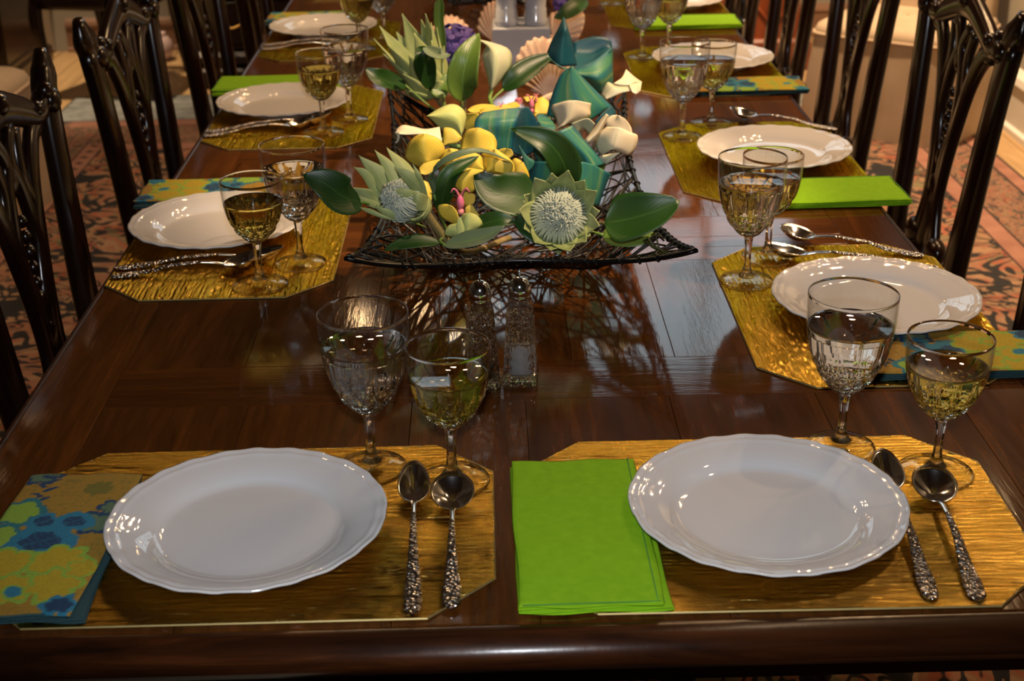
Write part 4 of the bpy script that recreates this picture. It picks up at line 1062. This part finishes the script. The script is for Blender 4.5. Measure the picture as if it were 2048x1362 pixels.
pleaf('leaf', [(1128, 385, 1.90), (1130, 335, 1.88), (1095, 285, 1.87), (1022, 257, 1.88)], 66, 'leaf_dark', 'dark green leaf bending left over the teal ribbon leaf', cup=.35, twist=-.35, stem=[(1132, 410, 1.92), (1135, 430, 1.96)])
pleaf('leaf', [(1208, 446, 1.80), (1250, 440, 1.79), (1305, 425, 1.78), (1360, 402, 1.78)], 104, 'leaf_dark', 'large glossy leaf at the front right corner of the basket', kind='heart', cup=.28, stem=[(1190, 448, 1.83), (1130, 462, 1.90)], matstem='stem')
pleaf('leaf', [(1205, 470, 1.83), (1240, 468, 1.82), (1280, 470, 1.81), (1318, 462, 1.81)], 62, 'leaf_olive', 'olive leaf lying under the large glossy leaf at front right', cup=.2, stem=[(1170, 462, 1.86), (1130, 468, 1.92)])
pleaf('leaf', [(888, 492, 1.765), (930, 484, 1.755), (970, 474, 1.75), (1010, 452, 1.75)], 46, 'leaf_grey', 'pale backed leaf lying on the front rim of the basket', nrm=(.1, -.5, .85), cup=.3, stem=[(880, 480, 1.80), (905, 470, 1.9)])
pleaf('leaf', [(880, 486, 1.775), (840, 484, 1.77), (800, 490, 1.765), (768, 502, 1.76)], 36, 'leaf_dark', 'dark leaf along the front rim below the left protea', nrm=(0, -.5, .85), cup=.2)
pleaf('leaf', [(1030, 440, 1.79), (1060, 450, 1.785), (1085, 470, 1.78), (1100, 490, 1.78)], 60, 'leaf_dark', 'dark leaf just left of the round protea at the rim', cup=.1)
pleaf('leaf', [(925, 470, 1.81), (960, 452, 1.80), (1000, 440, 1.79), (1035, 445, 1.79)], 42, 'leaf_dark', 'dark leaf behind the pale bud at the front', cup=.2)
pleaf('leaf', [(812, 170, 2.42), (780, 165, 2.40), (755, 155, 2.38), (730, 137, 2.38)], 46, 'leaf_dark', 'dark leaf left of the back protea, over the table', cup=.3, stem=[(850, 205, 2.42), (890, 235, 2.4)])
pleaf('leaf', [(862, 180, 2.38), (850, 135, 2.36), (845, 108, 2.35), (835, 94, 2.36)], 44, 'leaf_dark', 'dark leaf in front of the back protea', cup=.3)
pleaf('leaf', [(850, 95, 2.35), (868, 110, 2.32), (885, 115, 2.31), (898, 108, 2.33)], 36, 'leaf_grey', 'pale folded leaf crossing the back protea', nrm=(0, -.4, .9), cup=.5)
pleaf('leaf', [(932, 200, 2.34), (925, 165, 2.32), (935, 115, 2.32), (958, 66, 2.35)], 62, 'leaf_olive', 'tall upright olive green leaf left of the white calla', cup=.3, stem=[(930, 215, 2.34), (932, 228, 2.34)], matstem='stem')
pleaf('leaf', [(1005, 180, 2.38), (1035, 155, 2.38), (1070, 130, 2.40), (1110, 108, 2.42)], 48, 'leaf_dark', 'green pointed leaf leaning right in front of the large scallop shell', cup=.35, stem=[(985, 200, 2.36), (975, 225, 2.33)])
pleaf('leaf', [(895, 190, 2.42), (880, 180, 2.42), (900, 160, 2.43), (912, 150, 2.44)], 40, 'leaf_olive', 'olive leaf low behind the back protea stem', cup=.2)
# tall strap leaf at the back
pleaf('leaf', [(882, 118, 2.60), (882, 80, 2.60), (878, 40, 2.60), (880, -10, 2.60)], 20, 'leaf_olive', 'narrow upright strap leaf rising out of the top of the picture', kind='strap', cup=.5, stem=[(884, 175, 2.52), (890, 210, 2.42)])
# teal ribbon leaves
TG = 'broad teal ribbon leaves in the basket'
sheets('teal_leaf', 'leaf_fold', 'teal ribbon leaf looped at basket centre beside the yellow petals', 'leaf', TG, [
  ([C2(1.99, (1150, 720), (1055, 500), (1060, 370, .01), (1140, 285, .03)), C2(1.99, (1320, 740), (1330, 600), (1340, 400), (1365, 252, .03)), C2(1.99, (1500, 730), (1510, 600), (1560, 380), (1610, 222, .03))], 'teal', .06),
  ([C2(2.02, (1610, 222), (1560, 380, -.03), (1508, 620, -.03), (1520, 780, -.03)), C2(2.03, (1680, 205), (1700, 400), (1690, 620), (1640, 820)), C2(2.04, (1720, 210), (1830, 400), (1900, 600), (1800, 760))], 'teal_shaded', -.05),
  ([C2(2.04, (1140, 285, -.02), (1365, 252, -.02), (1610, 222, -.02)), C2(2.07, (1150, 300), (1380, 268), (1700, 215))], 'teal_shaded', 0)])
sheets('teal_leaf', 'leaf_fold', 'pointed teal green ribbon leaf folded behind the cream callas', 'leaf', TG, [
  ([C1(2.22, (525, 85), (400, 185), (310, 380), (250, 560), (215, 720)), C1(2.21, (537, 80), (540, 260), (580, 470), (640, 640), (620, 860)), C1(2.22, (552, 80), (720, 260), (890, 430), (1055, 595), (1060, 600))], 'teal', .08),
  ([C1(2.22, (1055, 595), (1110, 680), (1085, 730)), C1(2.20, (950, 680), (1000, 730), (1060, 760)), C1(2.19, (850, 790), (860, 860), (960, 840))], 'teal_shaded', 0),
  ([C1(2.23, (215, 700), (110, 700), (75, 720)), C1(2.20, (330, 860), (200, 860), (130, 830)), C1(2.19, (300, 960), (260, 950), (200, 900))], 'teal', 0)])
sheets('teal_leaf', 'leaf_fold', 'teal green ribbon leaf folded above the round protea', 'leaf', TG, [
  ([C1(1.98, (205, 995), (400, 1150), (560, 1300), (620, 1420)), C1(1.965, (380, 920), (560, 1090), (710, 1250), (800, 1400)), C1(1.98, (545, 848), (700, 1030), (850, 1200), (965, 1350))], 'teal', .05),
  ([C4(1.975, (1110, -40), (1055, 120), (1050, 230), (1140, 330)), C4(1.945, (1400, -30), (1420, 120), (1440, 260), (1450, 420)), C4(1.96, (1700, -20), (1700, 130), (1690, 280), (1660, 440)), C4(1.98, (1950, 95), (1900, 220), (1860, 330), (1820, 440))], 'teal', .04),
  ([C1(2.0, (40, 1150), (60, 1260), (150, 1400)), C1(1.975, (205, 1000), (230, 1200), (280, 1400))], 'teal', .05),
  ([C1(1.99, (545, 848), (700, 1030), (965, 1350)), C1(2.03, (640, 930), (740, 1100), (930, 1330))], 'teal_shaded', 0)])
sheets('teal_leaf', 'leaf_fold', 'broad dark teal leaf curled like a cup at the back right', 'leaf', TG, [
  ([CB2(2.50, (1425, 205), (1530, 176), (1600, 190), (1616, 235)), CB2(2.48, (1430, 270), (1520, 260), (1580, 235), (1615, 240)), CB2(2.42, (1430, 335), (1500, 325), (1570, 280), (1616, 240))], 'teal_shaded', -.1),
  ([CB2(2.38, (1290, 275), (1350, 320), (1430, 335), (1520, 300), (1616, 228, .06)), CB2(2.36, (1340, 310), (1400, 345), (1480, 370), (1560, 380), (1618, 330, .06)), CB2(2.38, (1360, 330), (1430, 350), (1500, 400), (1560, 455), (1618, 415, .05))], 'teal', .05)])
sheets('teal_leaf', 'leaf_blade', 'dark teal pointed leaf tip rising beside the white block', 'leaf', TG, [
  ([C6(2.42, (1440, 735), (1425, 640), (1490, 470), (1560, 340), (1620, 200, .02)), C6(2.40, (1600, 780), (1600, 640), (1620, 450), (1640, 330), (1621, 200, .04)), C6(2.42, (1775, 770), (1745, 600), (1700, 430), (1665, 320), (1624, 200, .02))], 'teal_shaded', .08)])
sheets('teal_leaf', 'leaf_blade', 'small teal leaf tip between the petals and the bending leaf', 'leaf', TG, [
  ([C2(1.97, (1690, 1030), (1660, 930), (1640, 820), (1600, 690)), C2(1.97, (1760, 960), (1790, 880), (1710, 830), (1600, 690))], 'teal', .12)])
YG = 'yellow green blossoms in the basket'
def bloom(label, petals, pink=(), stem=None):
    o, b_ = sheets('orchid', 'petal', label, 'flower', YG, petals, stem)
    for x_, y_, Y_, k_ in pink:
        c_ = W(x_, y_, Y_)-b_; pk = [ball(c_, .0045*k_, (.9, .9, 1.7), 6, 10), ball(c_+Vector((0, 0, -.010*k_)), .0035*k_, (1, 1, 1), 6, 8)]
        for s_ in (-1, 1): pk.append(tube([c_+Vector((s_*.001, 0, .006))*k_, c_+Vector((s_*.004, -.002, .013))*k_, c_+Vector((s_*.007, -.004, .015))*k_, c_+Vector((s_*.009, -.004, .011))*k_], [.0012*k_, .0009*k_, .0006*k_], 10, 6))
        mesh('flower_centre', *merge(*pk), 'pink', o)
    return o
bloom('large yellow blossom at the centre of the basket', [
  ([C2(1.95, (870, 745, -.01), (895, 600), (960, 500), (1080, 472)), C2(1.93, (1090, 760), (1085, 620), (1085, 530), (1095, 471)), C2(1.95, (1312, 745, -.01), (1316, 640), (1260, 545), (1110, 472))], 'petal', .05),
  ([C2(1.90, (1160, 985), (1000, 1005), (850, 975), (765, 885)), C2(1.90, (1160, 980), (1050, 880), (920, 850), (768, 880)), C2(1.91, (1150, 960), (1120, 820), (950, 770), (770, 875))], 'petal', .05),
  ([C2(1.87, (1150, 985), (900, 965), (790, 1050), (800, 1180), (870, 1255)), C2(1.86, (1152, 1000), (1010, 1060), (920, 1130), (900, 1200), (890, 1262)), C2(1.87, (1155, 1010), (1110, 1100), (1060, 1240), (980, 1285), (900, 1265)),], 'petal', .04),
  ([C2(1.92, (1150, 1000), (1125, 900), (1140, 790), (1280, 735)), C2(1.90, (1200, 1010), (1270, 930), (1300, 830), (1300, 736)), C2(1.91, (1200, 1015), (1500, 1060), (1520, 900), (1320, 738))], 'petal', .05),
  ([C2(1.93, (620, 1030), (600, 870), (640, 765), (735, 726)), C2(1.92, (700, 980), (740, 860), (770, 780), (745, 726)), C2(1.93, (780, 945), (860, 820), (850, 750), (755, 727))], 'petal', .04),
  ([C2(1.89, (1290, 1010), (1290, 940), (1340, 880), (1400, 878)), C2(1.89, (1460, 1050), (1515, 980), (1510, 900), (1405, 878))], 'petal', .10)])
bloom('yellow green blossom at the left of the basket above the front protea', [
  ([C2(1.92, (360, 960), (190, 850), (230, 670), (330, 570), (420, 546)), C2(1.90, (450, 900), (420, 780), (410, 660), (420, 600), (430, 547)), C2(1.92, (560, 900), (665, 790), (660, 680), (590, 600), (440, 547))], 'petal', .08),
  ([C2(1.90, (360, 970), (420, 910), (520, 880), (620, 860)), C2(1.89, (380, 1040), (460, 1050), (560, 990), (620, 900))], 'petal', .06),
  ([C2(1.89, (410, 1120), (460, 1140), (520, 1130)), C2(1.88, (420, 1240), (470, 1320), (510, 1380)), ], 'petal', .06)])
bloom('pale yellow green blossom left behind the teal loop', [
  ([C2(2.10, (900, 560), (945, 320), (860, 200), (740, 175), (600, 230), (455, 320)), C2(2.08, (890, 570), (850, 400), (760, 330), (650, 320), (560, 318), (456, 321)), C2(2.09, (880, 580), (780, 545), (690, 520), (600, 460), (530, 390), (457, 322))], 'petal_pale', .03),
  ([C2(2.06, (880, 570), (800, 490), (720, 465), (665, 475), (650, 560)), C2(2.05, (885, 590), (850, 640), (780, 665), (720, 670), (665, 690))], 'petal', .08)])
bloom('yellow blossom with magenta hook beside the folded teal leaf', [
  ([C2(1.96, (1340, 800), (1345, 745), (1430, 724)), C2(1.95, (1470, 850), (1525, 800), (1500, 735), (1440, 724))], 'petal', .1),
  ([C2(1.93, (1500, 1060), (1500, 920), (1545, 850), (1620, 880)), C2(1.91, (1560, 1090), (1590, 1020), (1620, 950), (1635, 890)), C2(1.92, (1600, 1130), (1690, 1185), (1718, 1060), (1650, 905))], 'petal', .05)], [(1037, 359, 1.905, .8)])
bloom('yellow blossom lying flat at the back centre of the basket', [
  ([C2(2.22, (1350, 250), (1300, 190), (1150, 172), (1030, 195), (960, 240)), C2(2.20, (1350, 262), (1200, 262), (1100, 275), (1010, 275), (962, 244))], 'petal', .06),
  ([C2(2.14, (1080, 490), (950, 505), (908, 400), (935, 300)), C2(2.13, (1090, 490), (1100, 380), (1090, 290), (950, 290))], 'petal', .06),
  ([C2(2.20, (1100, 290), (1150, 230), (1280, 215), (1420, 180)), C2(2.18, (1110, 300), (1250, 280), (1400, 240), (1520, 225))], 'petal', .04),
  ([C2(2.24, (1400, 200), (1480, 165), (1560, 150)), C2(2.22, (1450, 240), (1560, 230), (1620, 200))], 'petal', .05),
  ([C2(2.25, (1540, 160), (1560, 110), (1620, 100)), C2(2.24, (1600, 190), (1640, 150), (1635, 110))], 'pink', .1)], [(1002, 216, 2.19, .6)])
bloom('small yellow blossom with magenta centre at the back', [
  ([C2(2.30, (1650, 90), (1740, 80), (1810, 80)), C2(2.28, (1690, 150), (1760, 130), (1840, 120))], 'petal', .05),
  ([C2(2.29, (1800, 130), (1880, 90), (1960, 140)), C2(2.27, (1790, 280), (1860, 310), (1980, 280))], 'petal', .08),
  ([C2(2.26, (1780, 300), (1860, 290), (1980, 300)), C2(2.25, (1830, 370), (1900, 380), (1990, 360))], 'petal', .08)], [(1063, 208, 2.27, 1.1), (1072, 196, 2.28, .5)])
bloom('yellow blossom with pink centre above the pale bud', [
  ([C4(1.84, (300, 650), (130, 560), (92, 440), (190, 428)), C4(1.83, (320, 640), (300, 520), (250, 450), (205, 428))], 'petal', .08),
  ([C4(1.85, (400, 445), (320, 380), (330, 305), (400, 300)), C4(1.84, (410, 445), (480, 400), (480, 320), (415, 302))], 'petal', .08),
  ([C4(1.83, (400, 560), (380, 470), (420, 430)), C4(1.83, (580, 590), (500, 500), (460, 432))], 'petal', .08),
  ([C4(1.86, (100, 420), (60, 330), (0, 300)), C4(1.85, (200, 430), (160, 330), (90, 290))], 'petal', .05)], [(921, 404, 1.815, 1.35)])
# bud
bloom('pale green opening bud at the front rim of the basket', [
  ([C4(1.79, (310, 780), (165, 750), (200, 660), (290, 635)), C4(1.78, (330, 780), (320, 720), (310, 660), (295, 640))], 'petal_pale', .1),
  ([C4(1.775, (310, 785), (290, 680), (300, 590), (330, 560)), C4(1.775, (350, 785), (370, 700), (350, 620), (332, 560))], 'petal_pale', .15),
  ([C4(1.79, (350, 780), (310, 640), (350, 540), (420, 518)), C4(1.775, (400, 740), (400, 640), (410, 560), (425, 519)), C4(1.79, (470, 720), (560, 640), (510, 550), (430, 519))], 'petal_pale', .06)])
# calla lilies
CG = 'calla lilies in the basket'
sheets('calla_lily', 'spathe', 'cream calla lily at the right side of the basket, largest of them', 'flower', CG, [
  ([C1(2.00, (990, 868), (885, 960), (852, 1100), (880, 1205), (935, 1242)), C1(1.97, (1150, 880), (1120, 980), (1090, 1090), (1080, 1140), (1060, 1165)), C1(1.99, (1320, 940), (1398, 985), (1375, 1130), (1300, 1240), (1170, 1200))], 'calla', .06),
  ([C1(2.03, (1000, 880), (985, 790), (1050, 728), (1130, 718)), C1(2.02, (1150, 900), (1150, 840), (1150, 770), (1145, 719)), C1(2.02, (1330, 960), (1310, 870), (1240, 770), (1160, 720))], 'calla', -.05),
  ([C1(2.0, (935, 1238), (890, 1270), (950, 1345)), C1(1.99, (1175, 1200), (1085, 1270), (990, 1348))], 'calla_g', .12)], [(1212, 322, 2.02), (1195, 345, 2.04), (1150, 390, 2.06)])
sheets('calla_lily', 'spathe', 'slim rolled calla bud left of the largest cream calla', 'flower', CG, [
  ([C1(2.03, (715, 1045), (820, 910), (915, 780), (990, 700)), C1(2.01, (740, 1060), (850, 950), (930, 820), (1003, 705)), C1(2.02, (765, 1085), (870, 1010), (950, 870), (1015, 715))], 'calla', .1)], [(1172, 283, 2.03), (1160, 300, 2.04), (1150, 330, 2.05)])
sheets('calla_lily', 'spathe', 'cream calla lily between the two folded teal leaves', 'flower', CG, [
  ([C1(2.10, (310, 930), (350, 850), (330, 740), (282, 640), (302, 580)), C1(2.08, (420, 860), (500, 770), (520, 650), (530, 560), (545, 526)), C1(2.10, (500, 822), (640, 780), (770, 730), (778, 640), (788, 560))], 'calla', .04),
  ([C1(2.09, (530, 822), (740, 755), (845, 825)), C1(2.10, (620, 935), (690, 880), (790, 965))], 'calla_g', .05, 'rolled_edge')], [(1110, 262, 2.10), (1108, 285, 2.10), (1100, 310, 2.08)])
sheets('calla_lily', 'spathe', 'small cream calla lily pointing right over the back right rim', 'flower', CG, [
  ([C1(2.27, (1080, 305), (1180, 325), (1285, 322)), C1(2.28, (1190, 230), (1290, 240), (1370, 290)), C1(2.30, (1250, 120), (1350, 210), (1452, 284))], 'calla', .03),
  ([C1(2.27, (1282, 322), (1370, 302), (1452, 282)), C1(2.25, (1325, 420), (1380, 442), (1432, 400))], 'calla', .08),
  ([C1(2.28, (925, 465), (1000, 296), (1100, 330), (1285, 320)), C1(2.26, (990, 512), (1090, 470), (1200, 425), (1330, 400))], 'calla_g', .15)], [(1206, 194, 2.28), (1180, 215, 2.28), (1140, 240, 2.25)])
o, b_ = sheets('calla_lily', 'spathe', 'pale calla lily lying to the left behind the yellow blossoms', 'flower', CG, [
  ([C2(2.06, (70, 505), (150, 442), (260, 452), (430, 488), (615, 460)), C2(2.04, (110, 548), (210, 555), (420, 552), (560, 600), (642, 640))], 'calla', .12)], [(882, 278, 2.06), (905, 290, 2.06), (950, 300, 2.06)])
mesh('curled_tip', *tube([q-b_ for q in px((793, 263, 2.05), (797, 272, 2.05), (795, 282, 2.05), (791, 286, 2.05))], [.003, .002, .0012], 10, 6), 'calla_g', o)
sheets('calla_lily', 'spathe', 'greenish white calla lily bloom at the back centre', 'flower', CG, [
  ([[(980, 178, 2.36), (973, 145, 2.36), (965, 112, 2.37), (972, 92, 2.38), (958, 80, 2.38)], [(983, 180, 2.34), (990, 145, 2.34), (992, 115, 2.35), (982, 96, 2.36), (959, 80, 2.38)], [(986, 178, 2.36), (1006, 155, 2.37), (1022, 130, 2.38), (1016, 98, 2.39), (960, 79, 2.38)]], 'calla_g', .10)], [(983, 178, 2.36), (980, 200, 2.34), (995, 225, 2.30), (1014, 236, 2.26)])
# river pebbles at the bottom of the basket
rnd = random.Random(4)
for k, (x_, y_, lb) in enumerate(((-.02, 2.34, 'grey pebble in the basket beside the back protea stem'), (.05, 2.37, 'grey pebble in the basket below the white calla'), (.11, 2.36, 'grey pebble at the back of the basket below the scallop shell'))):
    V, Fc = ball((0, 0, 0), .022, (1, .8, .5)); tag(mesh('pebble', [v*(1+.1*noise.noise(v*60+Vector((k, 0, 0)))) for v in V], Fc, 'pebble', loc=(x_, y_, TZ+.023)), lb, 'pebble', 'pebbles in the basket')

# purple blossoms: clusters of four-petalled florets
def hydrangea(c, r, label, seed, stem=None, n=16):
    ctr = W(*c); o = empty('hydrangea', ctr, 0, label, 'flower', 'purple hydrangea blooms'); rnd = random.Random(seed)
    for k in range(n):
        zz = 1-1.5*(k+.5)/n; a = k*2.4; rr = math.sqrt(max(0, 1-zz*zz)); d = Vector((rr*math.cos(a), rr*math.sin(a)*.9, zz)); ax, e1, e2 = frame(d)
        parts = []; ro = rnd.uniform(0, 1.5)
        for q in range(4):
            b_ = ro+q*PI/2; rd = e1*math.cos(b_)+e2*math.sin(b_)
            cc = d*r+rd*r*.26; V, Fc = ball((0, 0, 0), 1, nu=5, nv=8)
            tg = ax.cross(rd); parts.append(([cc+rd*v.x*r*.25+tg*v.y*r*.21+ax*(v.z*r*.045+v.x*r*.05) for v in V], Fc))
        mesh('floret', *merge(*parts), 'purple', o)
    mesh('heart', *ball((0, 0, -.1*r), r*.82, (1, .9, .9)), 'purple', o)
    if stem: mesh('stem', *tube([Vector((0, 0, -r*.6))]+[q-ctr for q in px(*stem)], .003, 10, 6), 'stem_g', o)
hydrangea((905, 95, 2.66), .040, 'purple hydrangea behind the olive leaf at the back of the basket', 1, [(915, 160, 2.56), (925, 215, 2.42)], 18)
hydrangea((925, 85, 2.75), .028, 'smaller purple bloom right of the purple hydrangea', 4, [(925, 150, 2.62), (930, 205, 2.46)], 12)
hydrangea((1140, 4, 3.30), .036, 'purple bloom behind the white figurine at the top of the picture', 2)

# scallop shells
def shell(ctr, r, nrm, up, label, th=.003, group='scallop shells round the figurine'):
    o = empty('scallop_shell', ctr, 0, label, 'shell', group); N = Vector(nrm).normalized(); U = Vector(up); U = (U-N*U.dot(N)).normalized(); Sd = U.cross(N)
    V = []; nu_, nv_ = 14, 73
    for side in (0, 1):
        for i in range(nu_):
            u = max(i/(nu_-1), .02)
            for j in range(nv_):
                v = j/(nv_-1)*2-1; a = v*1.15; rib = .55*math.cos(v*PI*11)
                R_ = r*2*u*(1-.10*v*v)*(1+.022*rib*u); dep = r*.42*math.sin(PI*min(1, u)*.62)*(1-v*v*.6)+.004*rib*u
                V.append(Sd*R_*math.sin(a)*.62+U*(R_*math.cos(a)-r)+N*(dep-side*th))
    n = nu_*nv_; Fc = grid_faces(nu_, nv_)+[tuple(n+k for k in q[::-1]) for q in grid_faces(nu_, nv_)]
    rim = [j for j in range(nv_)]+[i*nv_+nv_-1 for i in range(1, nu_)]+[(nu_-1)*nv_+j for j in range(nv_-2, -1, -1)]+[i*nv_ for i in range(nu_-2, 0, -1)]
    for a in range(len(rim)): b_ = (a+1) % len(rim); Fc.append((rim[b_], rim[a], n+rim[a], n+rim[b_]))
    mesh('fluted_shell', V, Fc, 'shell', o)
    e = U*(-r*.97); q = N*.004
    mesh('hinge_ear', *sweep([e-Sd*r*.34+q, e+q, e+Sd*r*.34+q], [.012, .02, .012], .005, N, 8, 8), 'shell', o)
    return o
shell(P(1088, 142, TZ+.058), .064, (-.15, -.75, .6), (-.25, .3, .9), 'large pinkish scallop shell leaning in front of the white block')
shell(P(902, 76, TZ+.044), .050, (-.1, -.6, .7), (-.2, .4, .9), 'cream scallop shell behind the purple hydrangea')
shell(P(1135, 52, TZ+.046), .050, (-.3, -.7, .6), (.7, .2, .7), 'cream scallop shell right of the white block')
shell(P(994, 48, TZ+.046), .050, (-.5, -.7, .4), (-.2, .1, .95), 'warm lit scallop shell behind the left edge of the white block')
pleaf('leaf', [(1172, 0, 3.15), (1155, 12, 3.12), (1130, 28, 3.10), (1108, 36, 3.10)], 36, 'leaf_dark', 'dark leaf crossing the scallop shell at the top of the picture', cup=.3)

# figurine: elephant standing on a square block
fx, fy = .078, 3.10
fig = empty('figurine', (fx, fy, TZ+.0004), math.radians(-1), 'white glazed ceramic elephant figurine on a white square block', 'figurine')
mesh('block', *box((0, 0, .055), (.125, .115, .11), 0, .004), 'ceramic', fig, False)
body = []
for sx_, sy_ in ((-.032, -.028), (.032, -.028), (-.032, .035), (.032, .035)):
    V, Fc = lathe([(.022, .110), (.0255, .113), (.0255, .122), (.0225, .128), (.0235, .145), (.0215, .148), (.023, .165), (.026, .20), (.028, .23)], 20); body.append(([v+Vector((sx_, sy_, 0)) for v in V], Fc))
body.append(ball((0, .005, .25), .062, (1, 1.25, .85), 12, 20))
mesh('elephant_body', *merge(*body), 'ceramic', fig)
mesh('elephant_head', *merge(ball((0, -.085, .29), .038, (1, .9, 1.05), 10, 16), tube([(0, -.11, .285), (.01, -.135, .25), (.03, -.125, .21), (.052, -.105, .195), (.062, -.10, .21)], [.016, .013, .010, .008, .007], 16, 10)), 'ceramic', fig)
for s in (-1, 1): mesh('elephant_ear', *ball((s*.045, -.075, .29), .032, (.9, .2, 1.1), 8, 14), 'ceramic', fig)
